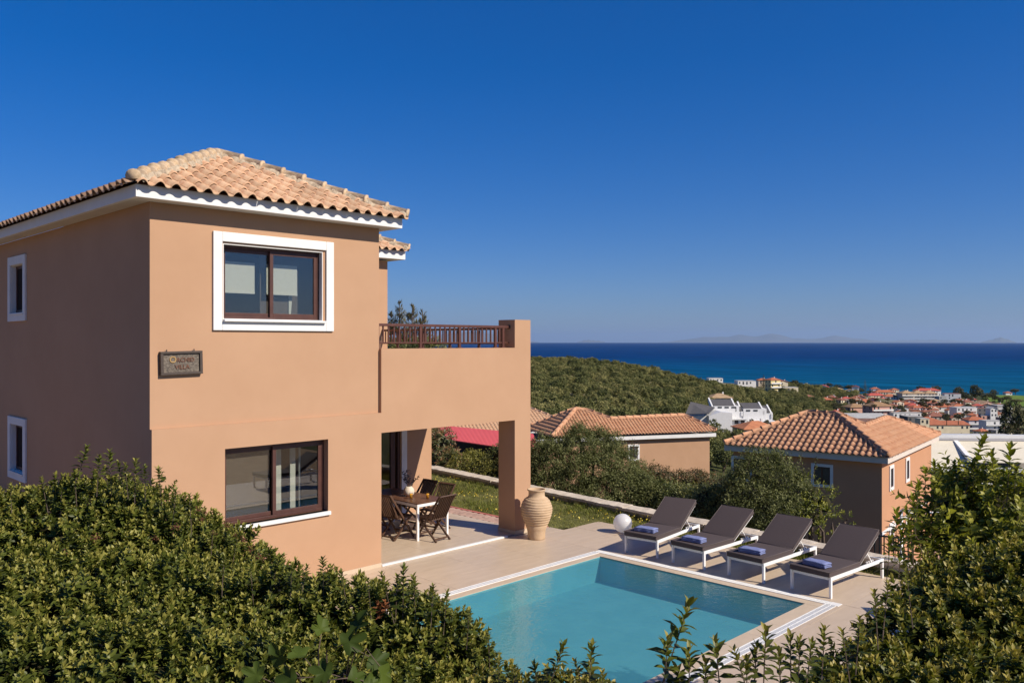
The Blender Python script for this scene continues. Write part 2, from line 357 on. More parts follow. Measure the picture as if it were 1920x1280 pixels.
for px, d, z in ((300,100,-4),(0,200,-4),(300,400,-8),(-600,400,-4),(300,800,-40),(-600,900,-45)): cp(px, d, z)
CPA = np.array(CP); _n = len(CPA)
_D = np.linalg.norm(CPA[:, None, :2]-CPA[None, :, :2], axis=2)
_A = np.zeros((_n+3, _n+3)); _A[:_n, :_n] = -_D+np.eye(_n)*.05; _A[:_n, _n] = 1; _A[:_n, _n+1:] = CPA[:, :2]; _A[_n:, :_n] = _A[:_n, _n:].T
_W = np.linalg.solve(_A, np.concatenate([CPA[:, 2], [0, 0, 0]]))
def ground(xy):
    xy = np.atleast_2d(np.asarray(xy, float)); out = np.empty(len(xy))
    for k in range(0, len(xy), 4000):
        q = xy[k:k+4000]; D = np.linalg.norm(q[:, None, :]-CPA[None, :, :2], axis=2)
        out[k:k+4000] = -D@_W[:_n]+_W[_n]+q@_W[_n+1:]
    return out
def gz(x, y): return float(ground([(x, y)])[0])
def build_terrain():
    rad = np.concatenate([np.linspace(2, 30, 12), np.geomspace(34, 1330, 90)])
    nA = 240; ang = np.linspace(0, 2*np.pi, nA, endpoint=False)
    pts = np.array([(0., 0.)]+[(r*np.cos(a), r*np.sin(a)) for r in rad for a in ang])
    z = ground(pts)
    z += .25*np.sin(pts[:, 0]*.11)*np.sin(pts[:, 1]*.13)*np.clip((np.linalg.norm(pts, axis=1)-60)/60, 0, 1)
    vs = np.column_stack([pts, z]); m = MB(); m.v = [tuple(v) for v in vs]
    f = [(0, 1+i, 1+(i+1) % nA) for i in range(nA)]
    for k in range(len(rad)-1):
        a, b = 1+k*nA, 1+(k+1)*nA
        f += [(a+i, b+i, b+(i+1) % nA, a+(i+1) % nA) for i in range(nA)]
    m.f = f
    me, n, L, b, out = node_mat('hill_ground')
    tc = n.new('ShaderNodeTexCoord'); nz = n.new('ShaderNodeTexNoise'); nz.inputs['Scale'].default_value = .02; nz.inputs['Detail'].default_value = 8
    L.new(tc.outputs['Object'], nz.inputs['Vector'])
    n2 = n.new('ShaderNodeTexNoise'); n2.inputs['Scale'].default_value = .6; n2.inputs['Detail'].default_value = 8; L.new(tc.outputs['Object'], n2.inputs['Vector'])
    rp = n.new('ShaderNodeValToRGB'); e = rp.color_ramp.elements; e[0].position = .42; e[1].position = .62
    e[0].color = (.05, .06, .02, 1); e[1].color = (.20, .165, .10, 1); ee = e.new(.52); ee.color = (.085, .088, .032, 1)
    ad = n.new('ShaderNodeMath'); ad.operation = 'MULTIPLY_ADD'; ad.inputs[1].default_value = .35; L.new(n2.outputs['Fac'], ad.inputs[0])
    sb = n.new('ShaderNodeMath'); sb.operation = 'SUBTRACT'; sb.inputs[1].default_value = .175
    L.new(nz.outputs['Fac'], ad.inputs[2]); L.new(ad.outputs[0], sb.inputs[0]); L.new(sb.outputs[0], rp.inputs[0])
    L.new(rp.outputs[0], b.inputs['Base Color']); b.inputs['Roughness'].default_value = 1; b.inputs['Specular IOR Level'].default_value = .1
    tag(m.build('terrain', 'hill_ground', smooth=True), 'green coastal ground falling from the villa to the sea', kind='structure')
build_terrain()
SEA_Z = -60.0
def build_sea():
    m = MB(); ring = [300, 900, 2000, 6000, 15000, 42000]; n = 48; vs = []
    for r in ring:
        for t in range(n+1):
            a = YAW-math.radians(-85+170*t/n); vs.append((r*math.cos(a), r*math.sin(a), SEA_Z))
    f = []
    for k in range(len(ring)-1):
        for t in range(n): f.append((k*(n+1)+t, k*(n+1)+t+1, (k+1)*(n+1)+t+1, (k+1)*(n+1)+t))
    m.v = vs; m.f = f
    o = m.build('sea', 'sea_water'); tag(o, 'deep blue sea out to a sharp horizon', kind='structure')
build_sea()
mat('island_rock', (.17, .155, .125), (.13, .135, .09), scale=.0006, rough=1, spec=.1)
def island(label, px0, px1, d, prof):
    """ridge with real depth; prof: list of (t, top pixel row)"""
    n = 60; m = MB(); vs = []; rows = [(-.06, 0), (-.03, .45), (0, 1), (.03, .5), (.06, 0)]
    ts = [p[0] for p in prof]; hs = [p[1] for p in prof]
    for i in range(n+1):
        t = i/n; py = np.interp(t, ts, hs)+.9*math.sin(i*1.7)*math.sin(t*math.pi)*.6+.5*math.sin(i*.61+2)
        top = P(960, min(py, 640.9), d).z
        top = lerp(SEA_Z, top, min(1, 6*t, 6*(1-t)))
        px = lerp(px0, px1, t)
        for (dd, hh) in rows:
            x, y = XY(px, d*(1+dd)); vs.append((x, y, lerp(SEA_Z-40, top, hh)))
    k = len(rows); m.v = vs
    m.f = [(i*k+j, (i+1)*k+j, (i+1)*k+j+1, i*k+j+1) for i in range(n) for j in range(k-1)]
    tag(m.build('mountain_island', 'island_rock', smooth=True), label, kind='structure')
island('far hazy mountain range on the horizon', 1240, 1720, 93000, [(0,640),(.06,634),(.16,631),(.26,632),(.31,626),(.36,631),(.44,625),(.52,634),(.60,636),(.68,628),(.74,634),(.86,638),(1,640)])
island('small pointed hazy island at the right of the horizon', 1838, 1906, 74000, [(0,640),(.3,637),(.55,632),(.75,636),(1,640)])
island('low hazy island near the white pier of the balcony', 1082, 1135, 95000, [(0,640),(.35,637),(.6,638),(1,640)])
island('hazy headland seen through the balcony railing', 780, 1010, 80000, [(0,640),(.2,627),(.45,622),(.62,626),(.8,634),(1,640)])
island('faint low island far right on the horizon', 1640, 1830, 100000, [(0,640),(.3,637.5),(.6,636.5),(1,640)])

# ------------------------------------------------------------------ tiled roofs
TP, TE = .235, .335
def tile_arrays(p=TP, L=TE+.06, h=.066, na=7, npn=3, lift=.038, lip=.024):
    aw = .64*p; prof = []
    for i in range(na+1):
        t = i/na; prof.append((t*aw, h*math.sin(math.pi*t)**.8 if 0 < t < 1 else 0.0))
    for i in range(1, npn+1):
        t = i/npn; prof.append((aw+t*(p-aw)+.004*(i == npn), -.014*math.sin(math.pi*t)))
    n = len(prof)
    v = [(a, 0, c+lift-lip) for a, c in prof]+[(a, 0, c+lift) for a, c in prof]+[(a, L, c*.92) for a, c in prof]
    f = [(i, i+1, n+i+1, n+i) for i in range(n-1)]+[(n+i, n+i+1, 2*n+i+1, 2*n+i) for i in range(n-1)]
    return v, f
def cap_arrays(L=.40, r=.10, n=8):
    vs = []; rows = [(-.008, r*1.09), (.028, r*1.09), (.03, r), (L, r*.86)]
    for y, rr in rows:
        for i in range(n+1):
            a = math.radians(-15+210*i/n); vs.append((rr*math.cos(a), y, rr*math.sin(a)))
    f = [(k*(n+1)+i, k*(n+1)+i+1, (k+1)*(n+1)+i+1, (k+1)*(n+1)+i) for k in range(len(rows)-1) for i in range(n)]
    f.append(tuple(range(n, -1, -1)))
    return vs, f
def simple_mesh(name, v, f, m, smooth=True):
    me = bpy.data.meshes.new(name); me.from_pydata(v, [], f); me.materials.append(MATS[m])
    if smooth: me.polygons.foreach_set('use_smooth', [True]*len(me.polygons))
    return me
def frame_matrix(o, x, y, z):
    return Matrix(((x.x, y.x, z.x, o.x), (x.y, y.y, z.y, o.y), (x.z, y.z, z.z, o.z), (0, 0, 0, 1)))
def inside(poly, a, b, eps=1e-6):
    for i in range(len(poly)):
        (x0, y0), (x1, y1) = poly[i], poly[(i+1) % len(poly)]
        if (x1-x0)*(b-y0)-(y1-y0)*(a-x0) < -eps: return False
    return True
def roof_slope(parent, p0, adir, up, poly, m, single=lambda a, b: True, p=TP, e=TE, jit=.006, hid='tile'):
    """poly: convex, counter-clockwise in (along eave, up slope). Full tiles share one mesh; cut tiles get their own."""
    p0, A, U = Vector(p0), Vector(adir).normalized(), Vector(up).normalized(); N = A.cross(U)
    if N.z < 0: N = -N
    v, f = tile_arrays(p, e+.06); base = simple_mesh(hid, v, f, m)
    amin, amax = min(q[0] for q in poly), max(q[0] for q in poly); bmax = max(q[1] for q in poly); bmin = min(q[1] for q in poly)
    far = bmesh.new(); nfar = 0
    k0 = math.floor(amin/p); rr = random.Random(5)
    for k in range(k0, int(amax/p)+1):
        for r in range(0, int((bmax-bmin)/e)+2):
            a0, b0 = k*p, bmin+r*e
            cs = [(a0, b0+.001), (a0+p, b0+.001), (a0+p, b0+e), (a0, b0+e)]
            ins = [inside(poly, *c, 1e-4) for c in cs]; mid = inside(poly, a0+p/2, b0+e*.4)
            if not any(ins) and not mid: continue
            j = (rr.uniform(-jit, jit), rr.uniform(-jit, jit)*1.5, rr.uniform(-jit, jit)*.5)
            M = frame_matrix(p0+A*(a0+j[0])+U*(b0+j[1])+N*(.012+j[2]), A, U, N) @ Matrix.Rotation(rr.uniform(-.012, .012), 4, 'Z')
            if all(ins) and single(a0, b0):
                o = meshobj(hid, base, parent); o.matrix_local = M; continue
            bm = bmesh.new(); bm.from_mesh(base); bm.transform(M)
            if not all(ins):
                for i in range(len(poly)):
                    (x0, y0), (x1, y1) = poly[i], poly[(i+1) % len(poly)]
                    if abs(y0-bmin) < 1e-6 and abs(y1-bmin) < 1e-6: continue
                    nn = (A*(y1-y0)-U*(x1-x0)).normalized()
                    g = bm.verts[:]+bm.edges[:]+bm.faces[:]
                    bmesh.ops.bisect_plane(bm, geom=g, plane_co=p0+A*x0+U*y0, plane_no=nn, clear_outer=True)
            if not bm.faces: bm.free(); continue
            me = bpy.data.meshes.new(hid); bm.to_mesh(me); bm.free()
            if single(a0, b0):
                me.materials.append(MATS[m]); me.polygons.foreach_set('use_smooth', [True]*len(me.polygons)); meshobj(hid, me, parent)
            else:
                far.from_mesh(me); nfar += 1; bpy.data.meshes.remove(me)
    if nfar:
        me = bpy.data.meshes.new('tile_field'); far.to_mesh(me); me.materials.append(MATS[m])
        me.polygons.foreach_set('use_smooth', [True]*len(me.polygons)); tag(meshobj('tile_field', me, parent), kind='stuff')
    far.free()
def ridge_caps(parent, p, q, m, name='ridge_tile', L=.36, r=.10, mortar=True, mm='mortar', off=.03):
    p, q = Vector(p), Vector(q); d = q-p; n = max(1, round(d.length/L)); Y = d.normalized()
    X = Y.cross(Vector((0, 0, 1))).normalized(); Z = X.cross(Y)
    v, f = cap_arrays(d.length/n+.05, r); me = simple_mesh(name, v, f, m); rr = random.Random(3)
    for i in range(n):
        o = meshobj(name, me, parent)
        o.matrix_local = frame_matrix(p+d*(i/n)+Z*(off+rr.uniform(-.008, .008)), X, Y, Z) @ Matrix.Rotation(rr.uniform(-.03, .03), 4, 'Z') @ Matrix.Rotation(-.045, 4, 'X')
    if mortar:
        mb = MB(); k = max(4, int(d.length/.07)); vs = []
        for i in range(k+1):
            c = p+d*(i/k); w = r*1.02*(1+.30*math.sin(i*2.1)*math.sin(i*.7+1)); h = .045+.02*math.sin(i*1.3)
            for s, z in ((-1.25, -.05), (-1, h*.75), (0, h+.02), (1, h*.75), (1.25, -.05)): vs.append(c+X*w*s+Z*z)
        fs = [(i*5+j, i*5+j+1, (i+1)*5+j+1, (i+1)*5+j) for i in range(k) for j in range(4)]
        mb.add(vs, fs); mb.build('mortar_bed', mm, parent, smooth=True)

# ------------------------------------------------------------------ the villa
VO = Vector((4.9, 12.2, 0))
villa = thing('villa', 'peach stucco two storey villa with tiled hip roof beside the pool', 'house', VO)
def vpart(mb, name, m, parent=None, **k):
    o = mb.build(name, m, parent or villa, **k)
    if parent is None: o.location = -VO
    return o
XL, XM, XR = 4.9, 8.945, 12.8
YU, YL, YT = 12.2, 12.13, 12.45       # upper face, lower face (proud), inner face
UW = (6.012, 7.782, 4.342, 5.505); LW = (6.01, 7.845, 1.15, 2.357)
CX0 = 12.33
def keep_low(i, j, x, z):
    if LW[0] < x < LW[1] and LW[2] < z < LW[3]: return False
    if x < XM: return z < 2.732
    if x < CX0: return 2.376 < z < 3.87
    return z < 4.45
wl = cells([XL, LW[0], LW[1], XM, CX0, XR], [-.3, LW[2], LW[3], 2.376, 2.732, 3.87, 4.45], keep_low, YL, YT)
weld(vpart(wl, 'lower_wall', 'stucco'))
wu = cells([XL, UW[0], UW[1], XM], [2.732, UW[2], UW[3], 6.012], lambda i, j, x, z: not (UW[0] < x < UW[1] and UW[2] < z < UW[3]), YU, YT+.001)
weld(vpart(wu, 'upper_wall', 'stucco'))
W1 = (18.2, 19.06, 4.56, 5.52); W2 = (18.2, 19.06, 1.42, 2.35)
def keep_left(i, j, y, z):
    return not any(a < y < b and c < z < d for a, b, c, d in (W1, W2))
wlft = cells([YT+.002, 18.2, 19.06, 26], [-.3, W2[2], W2[3], W1[2], W1[3], 6.012], keep_left, XL, XL+.28, axis='x')
weld(vpart(wlft, 'side_wall', 'stucco'))
for q in (((XM-.25, YT+.002, 2.76), (XM-.001, 17.1, 6.012)), ((XM-.25, YT+.002, -.3), (XM-.001, 15.34, 2.38)), ((XL+.28, 25.8, -.3), (XR, 26, 6.012))): vpart(MB().box(*q), 'inner_wall', 'stucco')
m = MB(); m.box((XL+.29, YT+.01, 2.62), (XM-.26, 25.7, 2.74)); m.box((XL+.29, YT+.01, -.2), (XM-.26, 25.7, .03)); m.box((XL+.29, YT+.01, 5.7), (XM-.26, 25.7, 5.8))
m.box((XL+.29, 15.5, .03), (XM-.26, 15.6, 5.7))
vpart(m, 'room_floor', 'dark_interior')
# portico: side beam, column rear, ceiling slab, rear wing
m = MB(); m.box((CX0, YT+.0015, -.3), (XR, 12.61, 4.45)); vpart(m, 'column', 'stucco')
m = MB(); m.box((12.5, 12.613, 2.376), (XR, 17.09, 3.80)); vpart(m, 'side_beam', 'stucco')
m = MB(); m.box((XM+.002, YT+.003, 2.55), (12.497, 17.09, 2.75)); vpart(m, 'portico_ceiling', 'soffit_paint')
m = cells([XM+.002, 9.3, 11.86, XR-.02], [-.2, .03, 2.28, 2.548], lambda i, j, x, z: not (9.3 < x < 11.86 and .03 < z < 2.28), 15.35, 15.6)
weld(vpart(m, 'portico_wall', 'stucco'))
m = MB(); m.box((XM+.002, 17.1, 2.75), (XR, 25.79, 6.02)); m.box((12.55, 15.61, -.3), (XR-.02, 25.79, 2.37)); m.box((XM, 18.5, -.2), (12.54, 18.6, 2.5))
vpart(m, 'wing_wall', 'stucco')
m = MB(); m.box((XM+.01, 15.61, -.1), (12.54, 18.49, .028)); vpart(m, 'wing_floor', 'dark_interior')
m = MB()   # skirting at the column foot and the wall foot
m.box((CX0-.012, YL-.012, 0), (XR+.012, YL-.001, .09)); m.box((CX0-.012, YL-.001, .0), (CX0-.001, 12.62, .09)); vpart(m, 'column_skirting', 'coping_stone')
m = MB(); m.box((XL, YL-.013, 0), (XM, YL-.001, .07)); vpart(m, 'skirting', 'coping_stone')
# fascia and soffit
EX0, EX1, EY0, EY1 = 4.58, 9.22, 11.88, 26.3
m = MB()
m.box((EX0, EY0, 6.01), (EX1, EY0+.07, 6.19)); m.box((EX0, EY0+.0705, 6.01), (EX0+.07, EY1, 6.19)); m.box((EX1-.07, EY0+.0705, 6.01), (EX1, 16.7, 6.19))
vpart(m, 'fascia', 'white_paint', bevel=.006)
m = MB(); m.box((EX0+.0705, EY0+.0705, 6.014), (EX1-.0705, YU-.001, 6.029)); m.box((EX0+.0705, YU, 6.0142), (XL-.001, EY1, 6.029)); m.box((XM+.001, YU, 6.0142), (EX1-.0705, 16.9, 6.029))
vpart(m, 'soffit', 'soffit_paint')
SL = .455; CS = 1/math.sqrt(1+SL*SL)
def v3(*a): return Vector(a)
RX0, RX1, RY0 = EX0-.03, EX1+.03, EY0-.03; HW = (RX1-RX0)/2; ZE = 6.185
APX = v3((RX0+RX1)/2, RY0+HW, ZE+HW*SL)
m = MB()
m.quad((RX0, RY0, ZE), (RX1, RY0, ZE), APX); m.quad((RX0, RY0, ZE), APX, (APX.x, 24, APX.z), (RX0, 24, ZE)); m.quad((RX1, RY0, ZE), (RX1, 24, ZE), (APX.x, 24, APX.z), APX)
roof = vpart(m, 'roof', 'roof_board')
OH = .095
sl_len = HW/CS
fy = v3(0, CS, SL*CS)
roof_slope(roof, (RX0, RY0, ZE), (1, 0, 0), fy, [(0, -OH), (2*HW, -OH), (2*HW, 0), (HW, sl_len), (0, 0)], 'tile_clay')
fx = v3(CS, 0, SL*CS)
roof_slope(roof, (RX0, 24, ZE), (0, -1, 0), fx, [(0, -OH), (24-RY0, -OH), (24-RY0, 0), (24-RY0-HW, sl_len), (0, sl_len)], 'tile_clay', single=lambda a, b: b < .1 and a > 4)
ridge_caps(roof, (RX0-.02, RY0-.02, ZE+.06), APX+v3(-.02, -.02, .07), 'tile_aged', 'hip_tile', L=.36)
ridge_caps(roof, (RX1+.03, RY0-.03, ZE+.04), APX+v3(.05, 0, .07), 'tile_aged', 'hip_tile', L=.40)
ridge_caps(roof, v3(APX.x, 24, APX.z+.06), APX+v3(0, .1, .08), 'tile_aged', 'ridge_tile', L=.40)
# rear wing roof
WX1, WY0 = 13.12, 16.78
m = MB(); m.box((9.27, WY0, 6.06), (WX1, WY0+.07, 6.28)); m.box((WX1-.07, WY0+.0705, 6.06), (WX1, 23, 6.28)); m.box((9.27, WY0+.071, 6.065), (WX1-.071, 17.099, 6.08)); m.box((XR+.001, 17.1, 6.065), (WX1-.071, 23, 6.08))
vpart(m, 'wing_fascia', 'white_paint', bevel=.006)
wx1, wy0 = WX1+.03, WY0-.03
AP2 = v3(wx1-2.6, wy0+2.6, 6.28+2.6*SL)
m = MB(); m.quad((7.5, wy0, 6.28), (wx1, wy0, 6.28), AP2, (7.5, AP2.y, AP2.z)); m.quad((wx1, wy0, 6.28), (wx1, wy0+5.2, 6.28), AP2)
wroof = vpart(m, 'wing_roof', 'roof_board')
roof_slope(wroof, (9.3, wy0, 6.28), (1, 0, 0), fy, [(0, -OH), (wx1-9.3, -OH), (wx1-9.3, 0), (wx1-9.3-2.6, 2.6/CS), (0, 2.6/CS)], 'tile_clay', single=lambda a, b: a > 2.2 and b < 1.4)
ridge_caps(wroof, (wx1+.03, wy0-.03, 6.33), AP2+v3(0, 0, .06), 'tile_aged', 'hip_tile', L=.40)

def ring(mb, x0, x1, z0, z1, w, y0, y1):
    mb.box((x0, y0, z0), (x0+w, y1, z1)); mb.box((x1-w, y0, z0), (x1, y1, z1)); mb.box((x0+w, y0, z0), (x1-w, y1, z0+w)); mb.box((x0+w, y0, z1-w), (x1-w, y1, z1))
# upper window
def slider(x0, x1, z0, z1, yf, label):
    m = MB(); ring(m, x0+.001, x1-.001, z0+.001, z1-.001, .045, yf, yf+.10)
    win = vpart(m, 'window', 'brown_frame', bevel=.003); win['label'] = label
    xm = (x0+x1)/2; ov = .035
    for (a, b, dy) in ((x0+.046, xm+ov, .052), (xm-ov, x1-.046, .008)):
        m = MB(); ring(m, a, b, z0+.047, z1-.047, .062, yf+dy, yf+dy+.036); s = m.build('sash', 'brown_frame', win, bevel=.003)
        m = MB(); m.box((a+.06, yf+dy+.014, z0+.105), (b-.06, yf+dy+.022, z1-.105)); m.build('pane', 'pane_glass', win)
    return win, xm
win, xm = slider(*UW, YU+.095, 'brown sliding window in a white surround, half drawn blinds')
m = MB(); ring(m, 5.84, 7.982, 4.17, 5.68, .148, YU-.04, YU-.0005); m.build('window_surround', 'white_paint', win, bevel=.008)
m = MB(); m.box((UW[0]-.02, YU-.10, UW[2]-.035), (UW[1]+.02, YU+.093, UW[2]+.0)); m.build('window_sill', 'white_paint', win, bevel=.005)
m = MB()
ring(m, UW[0]-.001, UW[1]+.001, UW[2]-.001, UW[3]+.001, .012, YU-.0004, YU+.09); m.build('reveal', 'white_paint', win)
for a, b in ((6.03, 6.72), (6.93, 7.50)):
    m = MB(); m.box((a, YU+.34, 4.80), (b, YU+.345, 5.27)); m.box((a, YU+.33, 4.77), (b, YU+.355, 4.80)); m.build('blind', 'blind_fabric', win)
m = MB(); m.box((6.88, YU+.46, UW[2]+.02), (7.9, YU+.465, UW[3]+.1)); m.build('net_curtain', 'net_curtain', win)
m = MB(); m.poly_prism([(7.40, YU+.44, 4.80), (7.47, YU+.44, 4.80), (7.44, YU+.44, 4.45), (7.40, YU+.44, 4.38)], (0, .006, 0)); m.build('curtain', 'blind_fabric', win)
win2, xm = slider(*LW, YL+.13, 'brown sliding window flush in the lower wall, screen on left half')
m = MB(); m.box((LW[0]-.02, YL-.05, LW[2]-.06), (LW[1]+.03, YL+.129, LW[2]+.0)); m.build('window_sill', 'white_paint', win2, bevel=.005)
m = MB(); m.box((LW[0]+.10, YL+.246, LW[2]+.1), (xm-.03, YL+.25, LW[3]-.1)); m.build('insect_screen', 'insect_screen', win2)
for x in (7.18, 7.45, 7.62):
    m = MB(); m.box((x, YL+.55, .1), (x+(.10 if x < 7.6 else .03), YL+.58, 2.5)); m.build('curtain', 'blind_fabric', win2)
# side windows (deep white reveals)
for (a, b, c, d), o in ((W1, (18.05, 19.21, 4.40, 5.69)), (W2, (18.04, 19.21, 1.265, 2.50))):
    m = MB()
    for y0, y1, z0, z1 in ((o[0], a, o[2], o[3]), (b, o[1], o[2], o[3]), (a, b, o[2], c), (a, b, d, o[3])): m.box((XL-.04, y0, z0), (XL-.0005, y1, z1))
    s = vpart(m, 'window_surround', 'white_paint', bevel=.006)
    m = MB()
    for y0, y1, z0, z1 in ((a-.001, a+.012, c, d), (b-.012, b+.001, c, d), (a+.012, b-.012, c-.001, c+.012), (a+.012, b-.012, d-.012, d+.001)): m.box((XL-.0004, y0, z0), (XL+.2, y1, z1))
    m.build('reveal', 'white_paint', s)
    m = MB()
    for y0, y1, z0, z1 in ((a+.013, a+.07, c+.013, d-.013), (b-.07, b-.013, c+.013, d-.013), (a+.07, b-.07, c+.013, c+.07), (a+.07, b-.07, d-.07, d-.013)): m.box((XL+.075, y0, z0), (XL+.12, y1, z1))
    m.build('window_frame', 'brown_frame', s)
    m = MB(); m.box((XL+.09, a+.07, c+.07), (XL+.10, b-.07, d-.07)); m.build('dark_pane', 'dark_pane_paint', s)  # window pane; its lack of sky reflection is painted in as near black
    m = MB(); m.box((XL-.06, a-.03, c-.03), (XL+.07, b+.03, c-.0012)); m.build('window_sill', 'white_paint', s)
# portico glass door
m = MB(); ring(m, 9.302, 11.858, .032, 2.278, .07, 15.36, 15.44); m.box((11.60, 15.37, .1), (11.72, 15.43, 2.2)); m.box((10.5, 15.37, .1), (10.6, 15.43, 2.2))
door = vpart(m, 'patio_door', 'brown_frame')
for a, b in ((9.372, 10.5), (10.6, 11.60)):
    m = MB(); m.box((a, 15.395, .1), (b, 15.405, 2.2)); m.build('pane', 'pane_glass', door)
m = MB(); m.box((11.87, 15.31, .03), (12.02, 15.349, 2.545)); m.build('door_surround', 'white_paint', door)
m = MB(); m.box((9.5, 15.75, .03), (10.1, 15.8, 2.2)); m.box((10.9, 15.75, .03), (11.5, 15.8, 2.2)); m.build('curtain', 'blind_fabric', door)
m = MB(); m.lathe([(0, 2.549), (.19, 2.549), (.2, 2.52), (.17, 2.46), (0, 2.44)], 20, (11.75, 14.3, 0)); vpart(m, 'ceiling_lamp', 'white_plastic', smooth=True)
# balcony railing: one part per run, balusters and posts as sub-parts
m = MB(); m.box((XM+.005, 12.275, 4.275), (12.335, 12.325, 4.325)); m.box((XM+.03, 12.29, 3.965), (12.335, 12.312, 3.987)); m.tube([(12.30, 12.3, 4.30), (12.329, 12.3, 4.30)], .045, 10)
rl = vpart(m, 'balcony_railing', 'rail_brown', bevel=.004)
posts = [XM+.04, 9.97, 10.95, 11.93]
bal = MB(); bal.box((-.014, -.009, 3.988), (.014, .009, 4.274)); bal_me = bal.mesh('baluster', 'rail_brown')
pst = MB(); pst.box((-.028, -.02, 3.872), (.028, .02, 4.274)); pst.box((-.06, -.035, 3.871), (.06, .035, 3.885)); pst_me = pst.mesh('rail_post', 'rail_brown')
x = XM+.04
for i in range(27):
    xx = XM+.04+i*.1225
    near = min(abs(xx-p) for p in posts)
    if near > .05 and xx < 12.3:
        o = meshobj('baluster', bal_me, rl); o.location = (xx, 12.3, 0)
for p in posts+[12.15]:
    o = meshobj('rail_post', pst_me, rl); o.location = (p, 12.3, 0)
m = MB(); m.box((12.62, 12.62, 4.25), (12.67, 17.09, 4.30)); m.box((12.635, 12.62, 3.94), (12.655, 17.09, 3.96))
r2 = vpart(m, 'side_railing', 'rail_brown')
for i in range(36):
    yy = 12.7+i*.122
    o = meshobj('rail_post' if i % 8 == 7 else 'baluster', pst_me if i % 8 == 7 else bal_me, r2); o.location = (12.645, yy, -.028 if i % 8 != 7 else -.03)
    o.rotation_euler = (0, 0, math.pi/2)

# carved name plaque
PLQ = v3(5.345, 12.17, 3.685)
sg = thing('name_plaque', 'carved dark wooden plaque reading Orchid Villa on the peach wall', 'sign', PLQ, 0); sg.rotation_euler = (0, math.radians(-1.2), 0)
m = MB(); m.box((-.27, -.012, -.135), (.27, .028, .135)); m.build('board', 'plaque_wood', sg)
for a, b in (((-.315, -.04, -.172), (.315, .026, -.137)), ((-.315, -.04, .137), (.315, .026, .172)), ((-.315, -.04, -.136), (-.272, .026, .136)), ((.272, -.04, -.136), (.315, .026, .136))):
    m = MB(); m.box(a, b); m.build('frame_strip', 'plaque_frame', sg, bevel=.004)
for x in (-.21, .2):
    m = MB(); m.tube([(x, 0, .17), (x, .0, .2)], .008, 6); m.build('hook', 'dark_metal', sg)
def letters(txt, size, x, z, parent, m, ext=.008, name='lettering', y=-.014):
    cu = bpy.data.curves.new(name, 'FONT'); cu.body = txt; cu.size = size; cu.extrude = ext; cu.align_x = 'CENTER'; cu.offset = .0012
    t = bpy.data.objects.new(name, cu); COL.objects.link(t)
    me = bpy.data.meshes.new_from_object(t.evaluated_get(bpy.context.evaluated_depsgraph_get())); bpy.data.objects.remove(t)
    me.materials.clear(); me.materials.append(MATS[m])
    o = meshobj(name, me, parent); o.location = (x, y, z); o.rotation_euler = (math.pi/2, 0, 0); return o
letters('O', .13, -.128, .008, sg, 'gilt'); letters('RCHID', .088, .062, .015, sg, 'copper_letters'); letters('VILLA', .088, .01, -.088, sg, 'copper_letters')

# ------------------------------------------------------------------ deck, pool, lawn, path, kerb
DX0, DX1, DY0 = 4.0, 14.6, 2.6
PX0, PX1, PY0, PY1 = 5.2, 12.26, 5.835, 9.83
GX1, GY0, GY1 = 12.595, 5.43, 10.135
deck = MB()
for a, b in (((DX0, DY0), (DX1, GY0)), ((DX0, GY1), (DX1, 11.75)), ((GX1, GY0), (DX1, GY1)), ((DX0, GY0), (PX0-.4, GY1)), ((DX0, 11.75), (13.42, 12.128))): deck.box((*a, -.22), (*b, -.016))
deck = tag(deck.build('pool_deck', 'grout'), 'beige tiled pool deck', kind='structure')
def tiles_over(region, holes, tw, th, ox, oy, z0, z1, name, m, parent, gap=.004, bev=0):
    x0, y0, x1, y1 = region
    i0, i1 = math.floor((x0-ox)/tw), math.ceil((x1-ox)/tw); j0, j1 = math.floor((y0-oy)/th), math.ceil((y1-oy)/th)
    cache = {}
    for i in range(i0, i1):
        for j in range(j0, j1):
            rs = [(max(x0, ox+i*tw), max(y0, oy+j*th), min(x1, ox+(i+1)*tw), min(y1, oy+(j+1)*th))]
            for h in holes:
                nx = []
                for r in rs:
                    a, b, c, d = r
                    if h[0] >= c or h[2] <= a or h[1] >= d or h[3] <= b: nx.append(r); continue
                    if a < h[0]: nx.append((a, b, h[0], d)); a = h[0]
                    if c > h[2]: nx.append((h[2], b, c, d)); c = h[2]
                    if b < h[1]: nx.append((a, b, c, h[1]))
                    if d > h[3]: nx.append((a, h[3], c, d))
                rs = nx
            for a, b, c, d in rs:
                if c-a < .03 or d-b < .03: continue
                k = (round(c-a, 3), round(d-b, 3))
                if k not in cache:
                    q = MB(); g = gap/2; w, h = c-a, d-b; q.box((-w/2+g, -h/2+g, z0), (w/2-g, h/2-g, z1)); cache[k] = q.mesh(name, m)
                o = meshobj(name, cache[k], parent); o.location = ((a+c)/2, (b+d)/2, random.uniform(-.0008, .0008))
HP = (PX0-.4, GY0, GX1, GY1)
tiles_over((DX0, DY0, DX1, 11.75), [HP], 1.2, .6, GX1, GY1, -.015, 0, 'floor_tile', 'deck_tile', deck)
tiles_over((DX0, 11.75, 13.42, 12.118), [(12.31, 12.09, 12.83, 12.2)], 1.2, .6, GX1, GY1, -.015, 0, 'floor_tile', 'deck_tile', deck)
